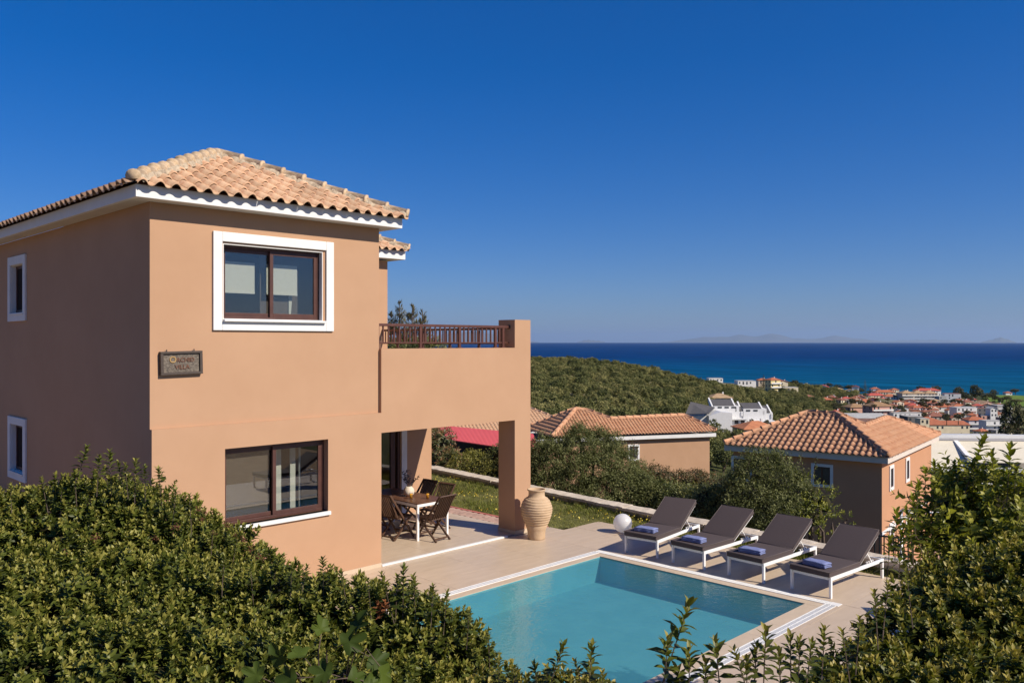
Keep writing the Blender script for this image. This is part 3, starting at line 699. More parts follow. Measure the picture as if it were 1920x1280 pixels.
# patio under the portico, one low step up
pat = MB(); pat.box((XM, YL, -.2), (12.78, 15.349, .012)); pat = tag(pat.build('patio', 'grout'), 'tiled patio under the portico', kind='structure')
tiles_over((XM+.002, YL+.045, 12.78, 15.345), [(CX0-.014, YL-.1, 12.83, 12.625)], 1.2, .6, XM, YL+.045, .013, .028, 'floor_tile', 'deck_tile', pat)
m = MB(); m.box((XM+.002, YL-.03, .002), (12.10, YL+.043, .034)); m.build('step_edge', 'white_paint', pat, bevel=.004)
# pool
basin = MB(); zb = -.46
PX0, PX1, PY0, PY1 = PX0+.004, PX1-.004, PY0+.004, PY1-.004
basin.quad((PX0, PY0, zb), (PX1, PY0, zb), (PX1, PY1, zb), (PX0, PY1, zb))
basin.quad((PX0, PY0, zb), (PX0, PY0, -.012), (PX1, PY0, -.012), (PX1, PY0, zb)); basin.quad((PX0, PY1, zb), (PX1, PY1, zb), (PX1, PY1, -.012), (PX0, PY1, -.012))
basin.quad((PX0, PY0, zb), (PX0, PY1, zb), (PX0, PY1, -.012), (PX0, PY0, -.012)); basin.quad((PX1, PY0, zb), (PX1, PY0, -.012), (PX1, PY1, -.012), (PX1, PY1, zb))
tag(basin.build('pool_basin', 'pool_plaster', fix=False), 'turquoise pool basin', kind='structure')
wm = MB(); wm.quad((PX0+.001, PY0+.001, -.022), (PX1-.001, PY0+.001, -.022), (PX1-.001, PY1-.001, -.022), (PX0+.001, PY1-.001, -.022))
tag(wm.build('pool_water', 'pool_water', fix=False), 'clear rippled turquoise pool water', kind='structure')
PX0, PX1, PY0, PY1 = PX0-.004, PX1+.004, PY0-.004, PY1+.004
base = MB()
for a, b in (((PX0-.4, GY0), (GX1, PY0)), ((PX0-.4, PY1), (GX1, GY1)), ((PX1, PY0), (GX1, PY1)), ((PX0-.4, PY0), (PX0, PY1))): base.box((*a, -.3), (*b, -.045))
coping = tag(base.build('pool_edge', 'grout'), 'stone coping round the pool', kind='structure')
cw = .185; cwn = .235; cwl = .165
for reg in ((PX0-.4, PY0-cwn, PX1+cw, PY0-.001), (PX0-.4, PY1+.001, PX1+cw, PY1+cwl), (PX1+.001, PY0, PX1+cw, PY1)):
    tiles_over(reg, [], .6, 5, PX1, 0, -.044, -.004, 'coping_slab', 'coping_stone', coping, gap=.003) if reg[2]-reg[0] > 1 else tiles_over(reg, [], 5, .6, 10, PY0, -.044, -.004, 'coping_slab', 'coping_stone', coping, gap=.003)
def grating(x0, y0, x1, y1, along):
    rim = MB(); t = .012
    if along == 'x': rim.box((x0, y0, -.04), (x1, y0+t, .004)); rim.box((x0, y1-t, -.04), (x1, y1, .004)); rim.box((x0, (y0+y1)/2-.005, -.04), (x1, (y0+y1)/2+.005, .0035))
    else: rim.box((x0, y0, -.04), (x0+t, y1, .004)); rim.box((x1-t, y0, -.04), (x1, y1, .004)); rim.box(((x0+x1)/2-.005, y0, -.04), ((x0+x1)/2+.005, y1, .0035))
    g = rim.build('overflow_grating', 'white_plastic', coping)
    s = MB(); pit = .021
    n = int(((x1-x0) if along == 'x' else (y1-y0))/pit)
    for i in range(n):
        if along == 'x': s.box((x0+i*pit, y0+t, -.02), (x0+i*pit+.012, y1-t, .002))
        else: s.box((x0+t, y0+i*pit, -.02), (x1-t, y0+i*pit+.012, .002))
    tag(s.build('grating_slats', 'white_plastic', g), kind='stuff')
grating(PX0-.4, GY0, PX1+cw, PY0-cwn-.002, 'x'); grating(PX0-.4, PY1+cwl+.002, PX1+cw, GY1, 'x')
grating(PX1+cw+.002, GY0+.12, GX1, GY1, 'y')
m = MB(); m.box((PX1+cw+.002, GY0-.03, -.04), (GX1+.01, GY0+.118, .005)); m.build('grating_corner', 'white_plastic', coping)

def kerb_x(y): return 14.93+.094*(y-6)
# lawn and ground round the deck: side strip to the kerb plus the plain garden ground under the hedges
rr = random.Random(11); lw = MB(); nx, ys = 14, np.arange(3.2, 32.01, .4); vs = []
for y in ys:
    xi = 14.59 if y < 11.6 else (13.46 if y > 12.0 else 14.59-(y-11.6)/.4*1.13); xo = kerb_x(y)-.1
    for i in range(nx+1):
        t = i/nx; vs.append((lerp(xi, xo, t), y, -.035+.11*t**3+rr.uniform(-.012, .012)))
lw.v = vs; lw.f = [(j*(nx+1)+i, j*(nx+1)+i+1, (j+1)*(nx+1)+i+1, (j+1)*(nx+1)+i) for j in range(len(ys)-1) for i in range(nx)]
tag(lw.build('lawn', 'lawn_soil', smooth=True), 'lawn strip between deck and stone kerb', kind='structure')
gd = MB()
for a, b in (((-8, -8), (DX0, 40)), ((DX0, -8), (17, DY0)), ((DX0, 11.75), (4.88, 40)), ((12.82, 15.6), (13.42, 40)), ((DX1, DY0), (16, 3.2))): gd.box((*a, -.4), (*b, -.06))
tag(gd.build('garden_ground', 'soil'), 'garden soil under the hedges', kind='structure')
# brick path from behind the column
ph = MB(); ph.box((12.79, 11.95, -.2), (13.44, 15.59, -.03)); path = tag(ph.build('brick_path', 'grout'), 'pink brick path', kind='structure')
pv = MB(); pv.box((-.098, -.048, -.029), (.098, .048, .0)); pvm = pv.mesh('paver', 'paver'); pv2 = MB(); pv2.box((-.048, -.098, -.029), (.048, .098, .004)); pvm2 = pv2.mesh('border_paver', 'paver_red')
r = 0; y = 12.19
while y < 15.5:
    x = 12.90+(.1 if r % 2 else 0)
    while x < 13.3: o = meshobj('paver', pvm, path); o.location = (x, y, random.uniform(-.004, .004)); x += .2
    o = meshobj('border_paver', pvm2, path); o.location = (13.385, y, 0) if r % 2 else (13.385, y, -5)
    if not r % 2: bpy.data.objects.remove(o)
    r += 1; y += .1
# kerb: dark retaining wall with pale coping stones
kb = thing('stone_kerb', 'long low wall with pale stone coping along the lawn edge', 'wall', (kerb_x(12), 12, 0))
m = MB(); pts = [(kerb_x(y), y) for y in (3.4, 32)]
m.poly_prism([(kerb_x(3.4)-.1, 3.4, -2.8), (kerb_x(3.4)+.18, 3.4, -2.8), (kerb_x(32)+.18, 32, -2.8), (kerb_x(32)-.1, 32, -2.8)], (0, 0, 2.96))
o = m.build('wall_body', 'concrete', kb); o.location = (-kerb_x(12), -12, 0)
y = 3.4; rr = random.Random(2)
while y < 31.5:
    L = rr.uniform(.8, 1.3); q = MB(); n = 6; vs = []
    for i in range(n+1):
        yy = y+.008+(L-.016)*i/n; x = kerb_x(yy); e = rr.uniform(-.014, .014)
        vs += [(x-.16+e, yy, .165), (x-.155+e, yy, .225+rr.uniform(-.008, .008)), (x+.235+e, yy, .232+rr.uniform(-.008, .008)), (x+.24+e, yy, .165)]
    q.v = vs; q.f = [(i*4+j, i*4+(j+1) % 4, (i+1)*4+(j+1) % 4, (i+1)*4+j) for i in range(n) for j in range(4)]+[(3, 2, 1, 0), tuple(n*4+j for j in range(4))]
    o = q.build('coping_stone', 'limestone', kb); o.location = (-kerb_x(12), -12, 0); y += L

# ------------------------------------------------------------------ sun loungers and towels
LW_, LL, HT, HX = .70, 1.77, .325, .985
def make_lounger():
    t = thing('sun_lounger', 'x', 'sun lounger')
    def fr(*bs):
        m = MB()
        for a, b in bs: m.box(a, b)
        return m
    w = LW_/2; tb = .045
    fr(((.046, -w, HT-.055), (LL-.046, -w+.03, HT)), ((.046, w-.03, HT-.055), (LL-.046, w, HT)), ((0.0, -w+.046, HT-.045), (.03, w-.046, HT-.004)), ((LL-.03, -w+.046, HT-.045), (LL, w-.046, HT-.004)),
       ((.5, -w+.031, HT-.04), (.53, w-.031, HT-.01)), ((HX-.03, -w+.031, HT-.04), (HX, w-.031, HT-.01))).build('frame', 'white_metal', t, bevel=.003)
    lg = fr(((-tb/2, -tb/2+.005, 0), (tb/2, tb/2-.005, HT))).mesh('leg', 'white_metal')
    for x, y in ((tb/2, -w+tb/2-.004), (tb/2, w-tb/2+.004), (LL-tb/2, -w+tb/2-.004), (LL-tb/2, w-tb/2+.004)):
        o = meshobj('leg', lg, t); o.location = (x, y, 0)
    def cushion(name, x0, x1, wd, th):
        m = MB(); n = 8; k = 6; vs = []
        for zt in (0, 1):
            for i in range(n+1):
                for j in range(k+1):
                    u, v_ = i/n, j/k; puff = .006*math.sin(u*math.pi)**.4*math.sin(v_*math.pi)**.4 if 0 < u < 1 and 0 < v_ < 1 else 0
                    vs.append((lerp(x0, x1, u), lerp(-wd/2, wd/2, v_), (th+puff if zt else 0)))
        N = (n+1)*(k+1); fs = []
        for i in range(n):
            for j in range(k):
                a, b, c, d = i*(k+1)+j, (i+1)*(k+1)+j, (i+1)*(k+1)+j+1, i*(k+1)+j+1
                fs += [(a, d, c, b), (N+a, N+b, N+c, N+d)]
        for i in range(n):
            a, b = i*(k+1), (i+1)*(k+1); fs.append((a, b, N+b, N+a)); a += k; b += k; fs.append((b, a, N+a, N+b))
        for j in range(k):
            a, b = j, j+1; fs.append((b, a, N+a, N+b)); a += n*(k+1); b += n*(k+1); fs.append((a, b, N+b, N+a))
        m.v = vs; m.f = fs
        o = m.build(name, 'cushion', t, smooth=False, bevel=.012)
        pm = MB(); z = th-.004; e = .002
        pm.tube([(x0-e, -wd/2-e, z), (x1, -wd/2-e, z)], .0065, 6); pm.tube([(x0-e, wd/2+e, z), (x1, wd/2+e, z)], .0065, 6); pm.tube([(x0-e, -wd/2, z), (x0-e, wd/2, z)], .0065, 6); pm.tube([(x1+e, -wd/2, z), (x1+e, wd/2, z)], .0065, 6)
        pm.build('piping', 'piping', o, smooth=True); return o
    c = cushion('seat_cushion', -.035, HX-.005, LW_-.015, .085); c.location = (0, 0, HT+.003)
    ang = math.radians(-31); BL = .80
    Mb = Matrix.Translation((HX, 0, HT-.004)) @ Matrix.Rotation(ang, 4, 'Y')
    b = cushion('back_cushion', .0, BL, LW_-.02, .085); b.matrix_local = Mb @ Matrix.Translation((0, 0, .034))
    m = MB(); m.box((-.02, -w+.034, 0), (BL-.04, -w+.064, .03)); m.box((-.02, w-.064, 0), (BL-.04, w-.034, .03)); m.box((BL-.07, -w+.065, .0), (BL-.04, w-.065, .03)); m.box((.3, -w+.065, .0), (.33, w-.065, .03))
    f = m.build('back_frame', 'white_metal', t, bevel=.003); f.matrix_local = Mb
    for s in (-1, 1):
        m = MB(); p = Mb @ Vector((.36, s*(w-.08), -.005)); m.bar(p, (HX+.52, s*(w-.08), HT-.03), .018, .012)
        for k in range(4): m.box((HX+.30+k*.07, s*(w-.07)-.012, HT-.012), (HX+.325+k*.07, s*(w-.07)+.012, HT+.012))
        m.build('support_strut', 'white_metal', t)
    return t
LG = 'sun loungers lined up by the pool'
L0 = make_lounger()
lspec = [(12.835, 9.318, 6.5, 'dark brown sun lounger beside the white globe lamp, farthest from the camera'),
         (12.80, 8.275, -2.5, 'dark brown sun lounger second from the white globe lamp'),
         (12.79, 7.135, -3.0, 'dark brown sun lounger third from the globe lamp, in front of the olive tree'),
         (12.775, 5.99, -4.3, 'dark brown sun lounger at the white grating corner, nearest to the green bushes')]
ltow = ['folded blue towel on the lounger next to the globe lamp', 'folded blue towel on the second lounger from the globe lamp', 'blue towel on the third lounger from the globe lamp', 'rolled blue towel on the lounger at the grating corner']
def make_towel(seed):
    r = random.Random(seed); L, W, T = .40, .20, .026; m = MB()
    prof = []   # folded stack: spiral of two layers seen at the ends
    n = 9
    for lay in range(3):
        for i in range(n+1):
            u = i/n if lay % 2 == 0 else 1-i/n
            prof.append((-W/2+W*u+r.uniform(-.003, .003), T*lay+.006*math.sin(u*3)+T*.5))
    outer = []
    for i, (y, z) in enumerate(prof): outer.append((y, z+T*.46))
    inner = [(y, z-T*.46) for y, z in prof]
    K = 8; vs = []
    for k in range(K+1):
        x = -L/2+L*k/K; sk = r.uniform(-.006, .006); ed = 0 if 0 < k < K else -.006
        for (y, z) in outer: vs.append((x+sk*.3, y*(1+ed)+sk, z+.003*math.sin(k*1.3+y*30)+ed))
        for (y, z) in inner: vs.append((x+sk*.3, y*(1+ed)+sk, z-.001))
    N = len(prof); S = 2*N; fs = []
    for k in range(K):
        for i in range(N-1):
            a = k*S+i; fs.append((a, a+1, a+S+1, a+S)); a += N; fs.append((a+1, a, a+S, a+S+1))
        for i in (0, N-1): a = k*S+i; fs.append((a, a+S, a+S+N, a+N) if i == 0 else (a, a+N, a+N+S, a+S))
    for k in (0, K):
        for i in range(N-1): a = k*S+i; fs.append((a, a+1, a+N+1, a+N) if k else (a+1, a, a+N, a+N+1))
    m.v = vs; m.f = fs
    return m
for i, (x, y, a, lab) in enumerate(lspec):
    o = L0 if i == 0 else copy_tree(L0)
    o.location = (x, y, .001); o.rotation_euler = (0, 0, math.radians(a)); tag(o, lab, 'sun lounger', LG)
    t = make_towel(i+4).build('towel', 'towel', smooth=True); lx, ly = .17, -.02
    ca, sa = math.cos(math.radians(a)), math.sin(math.radians(a))
    t.location = (x+lx*ca-ly*sa, y+lx*sa+ly*ca, HT+.097); t.rotation_euler = (0, 0, math.radians(a+90+random.uniform(-7, 7)))
    tag(t, ltow[i], 'towel', 'blue towels on the loungers')
o = copy_tree(L0); o.location = (11.35, 3.75, .001); o.rotation_euler = (0, 0, 0)
tag(o, 'sun lounger mostly hidden behind the front hedge, its shadow on the deck', 'sun lounger', LG)

# globe lamp, pot
g = MB(); prof = [(0.0, 0.0)]
for i in range(1, 24):
    a = -math.pi/2+math.pi*i/24; prof.append((.196*math.cos(a), .196+.196*math.sin(a)))
prof.append((0.0, .392))
gl = thing('globe_lamp', 'white ball lamp standing on the deck beside the first lounger', 'lamp', (14.10, 10.70, .002))
g.lathe(prof, 40); g.build('globe', 'globe', gl, smooth=True)
m = MB(); m.lathe([(0, 0), (.075, 0), (.08, .012), (.075, .02), (0, .02)], 24); m.build('base', 'white_plastic', gl)
pot = thing('terracotta_jar', 'tall ribbed terracotta jar standing beside the portico column', 'pot', (12.44, 11.62, .001))
prof = [(0, 0), (.168, 0), (.174, .012), (.178, .06), (.183, .14), (.195, .20), (.222, .28), (.262, .37), (.296, .46), (.313, .54), (.318, .62), (.305, .69), (.275, .76), (.238, .81), (.205, .835), (.178, .85), (.166, .875), (.163, .93), (.168, .97), (.186, .985), (.190, 1.0), (.178, 1.008), (.160, 1.0), (.150, .95), (.150, .86), (.2, .78), (.2, .6)]
fine = []
for (a, b) in zip(prof[:-1], prof[1:]):
    k = 9 if .2 < a[1] < .83 and a[0] > .2 else 1
    for j in range(k): fine.append((lerp(a[0], b[0], j/k), lerp(a[1], b[1], j/k)))
fine.append(prof[-1])
def wob(r, z, a, i):
    if .24 < z < .83 and r > .2 and i < len(fine)-8:
        zz = z+.018*math.sin(a*1+1.2)+.008*math.sin(2*a)
        f = (zz/.052) % 1.0
        r = r+.006-.015*math.exp(-((f-.5-.1*math.sin(a+z*8))/.13)**2)
    return r+.0015*math.sin(5*a+z*20), z
m = MB(); m.lathe(fine, 64, wob=wob); m.build('jar_body', 'terracotta_pot', pot, smooth=True, fix=True)

# ------------------------------------------------------------------ dining set
tb = thing('dining_table', 'brown slatted dining table with white metal legs under the portico', 'table', (10.93, 14.0, .028))
TX, TY = .41, .93
m = MB(); m.box((-TX, -TY, .665), (-TX+.04, TY, .72)); m.box((TX-.04, -TY, .665), (TX, TY, .72)); m.box((-TX+.041, -TY, .665), (TX-.041, -TY+.04, .72)); m.box((-TX+.041, TY-.04, .665), (TX-.041, TY, .72)); m.build('frame', 'white_metal', tb, bevel=.003)
q = MB(); q.box((-.022, -.022, 0), (.022, .022, .664)); qm = q.mesh('leg', 'white_metal')
for x in (-TX+.024, TX-.024):
    for y in (-TY+.024, TY-.024): o = meshobj('leg', qm, tb); o.location = (x, y, 0)
q = MB(); q.box((-.0495, -TY+.006, .7215), (.0495, TY-.006, .737)); qm = q.mesh('top_slat', 'table_teak')
for i in range(8): o = meshobj('top_slat', qm, tb); o.location = (-TX+.052+i*.1022, 0, 0)
def make_chair():
    t = thing('folding_chair', 'x', 'chair'); W = .46
    # +y is the sitter's front; back leans to -y
    q = MB(); q.bar((0, -.155, .43), (0, -.40, .905), .034, .014, up=(1, 0, 0)); slat = q.mesh('back_slat', 'dark_teak')
    for i in range(8): o = meshobj('back_slat', slat, t); o.location = (-.178+i*.0508, 0, 0)
    m = MB()
    for s in (-1, 1): m.bar((s*.22, .28, 0), (s*.22, -.415, .93), .028, .04, up=(0, 1, 0))
    m.build('back_frame', 'dark_teak', t, bevel=.004)
    m = MB(); m.bar((-.205, -.405, .915), (.205, -.405, .915), .05, .022, up=(0, .45, 1)); m.bar((-.205, -.15, .425), (.205, -.15, .425), .04, .022, up=(0, .45, 1)); m.build('back_rail', 'dark_teak', t)
    q = MB()
    q.bar((0, -.28, 0), (0, .21, .425), .026, .038, up=(0, 1, 0)); lm = q.mesh('leg', 'dark_teak')
    for s in (-1, 1): o = meshobj('leg', lm, t); o.location = (s*.19, 0, 0)
    q = MB(); q.box((-.205, -.024, -.008), (.205, .024, .008)); sm = q.mesh('seat_slat', 'dark_teak')
    for i in range(7): o = meshobj('seat_slat', sm, t); o.location = (0, -.12+i*.058, .44)
    for p_, q_, n_ in (((-.18, -.22, .05), (.18, -.22, .05), 'stretcher'), ((-.21, .2, .11), (.21, .2, .11), 'stretcher'), ((-.20, -.14, .425), (-.20, .24, .425), 'seat_rail'), ((.20, -.14, .425), (.20, .24, .425), 'seat_rail')): MB().bar(p_, q_, .022, .028).build(n_, 'dark_teak', t)
    return t
CH = 'folding chairs around the dining table'
ch0 = make_chair()
for i, (x, y, a, lab) in enumerate([(10.86, 12.98, 4, 'dark folding chair at the near end of the table, slatted back to the pool'),
        (10.42, 13.62, -80, 'dark folding chair at the left side of the table, beside the villa wall corner'),
        (11.42, 13.62, 97, 'dark folding chair across the table, nearer the grass, behind the orange juice'),
        (11.42, 14.22, 92, 'dark folding chair across the table against the sunlit wall end'),
        (10.42, 14.45, -86, 'dark folding chair farthest left, mostly hidden behind the villa wall')]):
    o = ch0 if i == 0 else copy_tree(ch0)
    o.location = (x, y, .03); o.rotation_euler = (0, 0, math.radians(a)); tag(o, lab, 'chair', CH)
TZ = .028+.7385
for x, y, lab in ((10.78, 13.60, 'glass of orange juice on the table in front of the cream vase'), (11.03, 13.37, 'glass of orange juice on the table close to the slatted chair back')):
    t = thing('juice_glass', lab, 'glass', (x, y, TZ), 0, 'juice glasses on the table')
    m = MB(); m.lathe([(0, .001), (.03, .001), (.036, .13), (.0345, .13), (.029, .006), (0, .006)], 20); m.build('tumbler', 'clear_glass', t, smooth=True)
    m = MB(); m.lathe([(0, .007), (.028, .007), (.0335, .105), (0, .105)], 20); m.build('juice', 'juice', t, smooth=True)
vz = thing('flower_vase', 'round cream vase holding dark grey leafy branches on the table', 'vase', (10.93, 13.86, TZ))
m = MB(); m.lathe([(0, 0), (.06, 0), (.105, .05), (.115, .1), (.10, .16), (.07, .19), (.06, .21), (.05, .2), (.045, .15)], 28); m.build('vase_body', 'vase_cream', vz, smooth=True)

# ------------------------------------------------------------------ foliage engine (numpy merged leaves)
def leaf(L, W, fold=.25, droop=.25, curl=0.):
    """ovate folded leaf pointing along +y: 8 points, 6 triangles"""
    f1, f2 = W*fold*.5, W*fold*.42
    v = np.array([(0, 0, 0), (-W*.46, L*.30, f1), (W*.46, L*.30, f1), (0, L*.48, -droop*L*.15), (-W*.42, L*.66, f2-droop*L*.3), (W*.42, L*.66, f2-droop*L*.3), (0, L, -droop*L)], float)
    return v, LEAF_F
LEAF_F = [(0, 3, 1), (0, 2, 3), (1, 3, 4), (3, 2, 5), (4, 3, 6), (3, 5, 6)]
def leaf_small(L, W, fold=.25, droop=.25, curl=0.):
    v = np.array([(0, 0, 0), (-W/2, L*.48, W*fold), (W/2, L*.48, W*fold), (0, L, -droop*L)], float)
    return v, [(0, 2, 1), (1, 2, 3)]
LEAF = leaf
def rot_to(d, spin):
    d = np.asarray(d, float); d = d/np.linalg.norm(d); h = np.array((0, 0, 1.)) if abs(d[2]) < .95 else np.array((1., 0, 0))
    x = np.cross(h, d); x /= np.linalg.norm(x); y = np.cross(d, x); c, s = math.cos(spin), math.sin(spin)
    return np.column_stack([x*c+y*s, -x*s+y*c, d])
def place_leaf(V, F, T, L, W, pos, az, elev, tint, fold=.3, droop=.2, roll=0.):
    v, f = LEAF(L, W, fold, droop); ce, se = math.cos(elev), math.sin(elev)
    cr, sr = math.cos(roll), math.sin(roll); v = v @ np.array([[cr, 0, -sr], [0, 1, 0], [sr, 0, cr]])
    R = np.array([[1, 0, 0], [0, ce, -se], [0, se, ce]]); v = v@R.T; ca, sa = math.cos(az), math.sin(az)
    v = v@np.array([[ca, -sa, 0], [sa, ca, 0], [0, 0, 1]]).T+np.asarray(pos)
    k = len(V); V.extend(v.tolist()); T.extend([tint]*len(v))
    F.extend([(k+a, k+b, k+c) for a, b, c in f])
def sprig(seed, H=.11, whorls=4, per=4, L=.085, W=.040, tip=.85, spread=1.15, top=.35):
    r = random.Random(seed); V, F, T = [], [], []
    for i in range(whorls):
        t = i/(whorls-1); n = per; a0 = r.uniform(0, 6.28)
        for k in range(n):
            s = lerp(1.0, .62, t)*r.uniform(.8, 1.15)
            place_leaf(V, F, T, L*s, W*s, (r.uniform(-.006, .006), r.uniform(-.006, .006), H*t), a0+k*6.283/n+r.uniform(-.35, .35), lerp(math.pi/2-spread, math.pi/2-top, t)+r.uniform(-.25, .25),
                       min(1, lerp(.05, .72, t)+r.uniform(-.12, .28)), .28, r.uniform(0, .35), r.uniform(-.5, .5))
    return np.array(V), np.array(F), np.array(T)
def clump(seed, n=16, R=.16, L=.06, W=.014, up=.3):
    r = random.Random(seed); V, F, T = [], [], []
    for i in range(n):
        d = Vector((r.gauss(0, 1), r.gauss(0, 1), r.gauss(0, .8)+up)).normalized(); p = d*R*r.uniform(.15, 1)
        place_leaf(V, F, T, L*r.uniform(.7, 1.2), W*r.uniform(.8, 1.2), p, r.uniform(0, 6.28), r.uniform(-.5, 1.2), min(1, max(0, .35+.35*d.z+r.uniform(-.25, .3))), .2, .15, r.uniform(-.8, .8))
    return np.array(V), np.array(F), np.array(T)
def foliage_mesh(name, temps, pos, dirs, scale, tshift, m, seed=0):
    rg = np.random.default_rng(seed); N = len(pos); var = rg.integers(0, len(temps), N); spin = rg.uniform(0, 6.283, N)
    d = dirs/np.linalg.norm(dirs, axis=1)[:, None]; h = np.where(np.abs(d[:, 2:3]) < .95, np.array([[0, 0, 1.]]), np.array([[1., 0, 0]]))
    x = np.cross(h, d); x /= np.linalg.norm(x, axis=1)[:, None]; y = np.cross(d, x); c, s = np.cos(spin)[:, None], np.sin(spin)[:, None]
    X, Y = x*c+y*s, y*c-x*s
    VV, FF, TT = [], [], []; off = 0
    for k, (tv, tf, tt) in enumerate(temps):
        I = np.where(var == k)[0]
        if not len(I): continue
        R = np.stack([X[I], Y[I], d[I]], axis=2)                      # columns
        v = np.einsum('nij,vj->nvi', R, tv)*scale[I][:, None, None]+pos[I][:, None, :]
        f = tf[None]+(np.arange(len(I))*len(tv))[:, None, None]+off
        t = np.clip(tt[None]+tshift[I][:, None], 0, 1)
        VV.append(v.reshape(-1, 3)); FF.append(f.reshape(-1, 3)); TT.append(t.reshape(-1)); off += len(I)*len(tv)
    V = np.concatenate(VV); F = np.concatenate(FF).astype(np.int32); T = np.concatenate(TT)
    me = bpy.data.meshes.new(name); me.vertices.add(len(V)); me.vertices.foreach_set('co', V.astype(np.float32).ravel())
    me.loops.add(F.size); me.loops.foreach_set('vertex_index', F.ravel()); me.polygons.add(len(F))
    me.polygons.foreach_set('loop_start', np.arange(0, F.size, 3, dtype=np.int32)); me.polygons.foreach_set('loop_total', np.full(len(F), 3, np.int32))
    at = me.attributes.new('tint', 'FLOAT', 'POINT'); at.data.foreach_set('value', T.astype(np.float32))
    me.update(); me.validate(); me.materials.append(MATS[m]); return me
def blob_points(blobs, dens, seed, depth=.28, keep=None, lump=.12, cut=.72, front=None):
    """points near the surface of a union of ellipsoids (cx,cy,cz,rx,ry,rz), with outward directions"""
    rg = np.random.default_rng(seed); B = np.array(blobs, float); P_, D_, Q_ = [], [], []
    for b in B:
        area = 4*math.pi*((b[3]*b[4])**1.6+(b[3]*b[5])**1.6+(b[4]*b[5])**1.6); area = 4*math.pi*(area/(4*math.pi)/3)**(1/1.6)
        n = int(area*dens); u = rg.normal(size=(n, 3)); u /= np.linalg.norm(u, axis=1)[:, None]
        l = 1+lump*(np.sin(u[:, 0]*7+b[0]*5)*np.sin(u[:, 1]*8+b[1]*3)*np.sin(u[:, 2]*7+b[2]))+lump*.5*np.sin(u[:, 0]*17+u[:, 1]*13+u[:, 2]*19)
        q = rg.random(n)**1.5; r = l*(1-depth*q)
        p = b[:3]+u*b[3:]*r[:, None]; P_.append(p); D_.append(u/b[3:]); Q_.append(q)
    p = np.concatenate(P_); d = np.concatenate(D_); q = np.concatenate(Q_); d /= np.linalg.norm(d, axis=1)[:, None]
    ok = np.ones(len(p), bool)
    for b in B: ok &= (((p-b[:3])/b[3:])**2).sum(1) > cut**2*.98-1e-6
    if keep is not None: ok &= keep(p)
    if front is not None:     # thin out what faces away from every place the camera could stand
        v = np.array([0, 0, CAM_H])-p; v /= np.linalg.norm(v, axis=1)[:, None]
        ok &= ((d*v).sum(1) > -.35) | (rg.random(len(p)) < front)
    return p[ok], d[ok], q[ok]
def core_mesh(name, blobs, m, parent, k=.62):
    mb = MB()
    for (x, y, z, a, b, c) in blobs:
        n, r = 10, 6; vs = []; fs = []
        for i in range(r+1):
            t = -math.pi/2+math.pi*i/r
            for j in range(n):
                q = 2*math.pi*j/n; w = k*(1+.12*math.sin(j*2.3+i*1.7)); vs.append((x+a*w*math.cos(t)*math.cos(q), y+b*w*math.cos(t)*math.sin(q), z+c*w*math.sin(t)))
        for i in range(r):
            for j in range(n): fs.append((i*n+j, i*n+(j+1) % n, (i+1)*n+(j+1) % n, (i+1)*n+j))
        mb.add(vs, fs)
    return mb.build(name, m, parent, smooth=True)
def local(blobs, o): return [(b[0]-o[0], b[1]-o[1], b[2]-o[2], *b[3:]) for b in blobs]
SPR = [sprig(s) for s in range(6)]
CIT = [sprig(40+s, H=.17, whorls=5, per=2, L=.10, W=.048, spread=1.2, top=.6) for s in range(5)]
LEAF = leaf_small
OLV = [clump(60+s, 20, .15, .07, .021) for s in range(5)]
BSH = [clump(80+s, 16, .13, .055, .026) for s in range(5)]
LEAF = leaf
MNG = [sprig(90+s, H=.14, whorls=4, per=3, L=.17, W=.042, spread=1.5, top=.9) for s in range(4)]
def bush(name, label, cat, blobs, temps, dens, m, seed, scale=(.8, 1.25), depth=.3, upmix=.55, group=None, trunk=True, core='dark_core', front=.12, lump=.12, tipshift=.0, cut=.72, corek=.62, partname='foliage', shrink=0.):
    if shrink: blobs = [(b[0], b[1], b[2], b[3]-shrink, b[4]-shrink, b[5]-shrink) for b in blobs]
    cx, cy_ = np.mean([b[0] for b in blobs]), np.mean([b[1] for b in blobs]); zb = min(b[2]-b[5] for b in blobs)
    org = (cx, cy_, zb); t = thing(name, label, cat, org, 0, group)
    p, d, q = blob_points(blobs, dens, seed, depth, None, lump, cut, front)
    rg = np.random.default_rng(seed+1); dd = d*(1-upmix)+np.array([0, 0, upmix])+rg.normal(size=d.shape)*.28
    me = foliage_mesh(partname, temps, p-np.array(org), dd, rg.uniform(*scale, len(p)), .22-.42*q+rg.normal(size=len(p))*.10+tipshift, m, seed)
    o = meshobj(partname, me, t); o['kind'] = 'stuff'
    if core: core_mesh('shade_core', local(blobs, org), core, t, corek)['kind'] = 'stuff'  # dark blobs inside the crown, their colour stands in for inner shade
    if trunk:
        mb = MB(); r = random.Random(seed)
        for b in blobs:
            x, y = b[0]-cx, b[1]-cy_
            mb.tube([(x*.5, y*.5, -1.5), (x*.8+r.uniform(-.1, .1), y*.8, max(.1, b[2]-zb-b[5]*.4)), (x, y, b[2]-zb+b[5]*.3)], [.05, .035, .015], 6)
        mb.build('stem', 'bark', t, smooth=True)['kind'] = 'stuff'
    return t
mat('dark_core', (.035, .035, .018), (.05, .042, .022), scale=6, rough=1, spec=0)  # dark tone stands for the unlit inside of crowns and openings
def B(px, py, d, rx, rz=None, ry=None):
    c = P(px, py, d); return (c.x, c.y, c.z, rx, ry or rx, rz or rx)
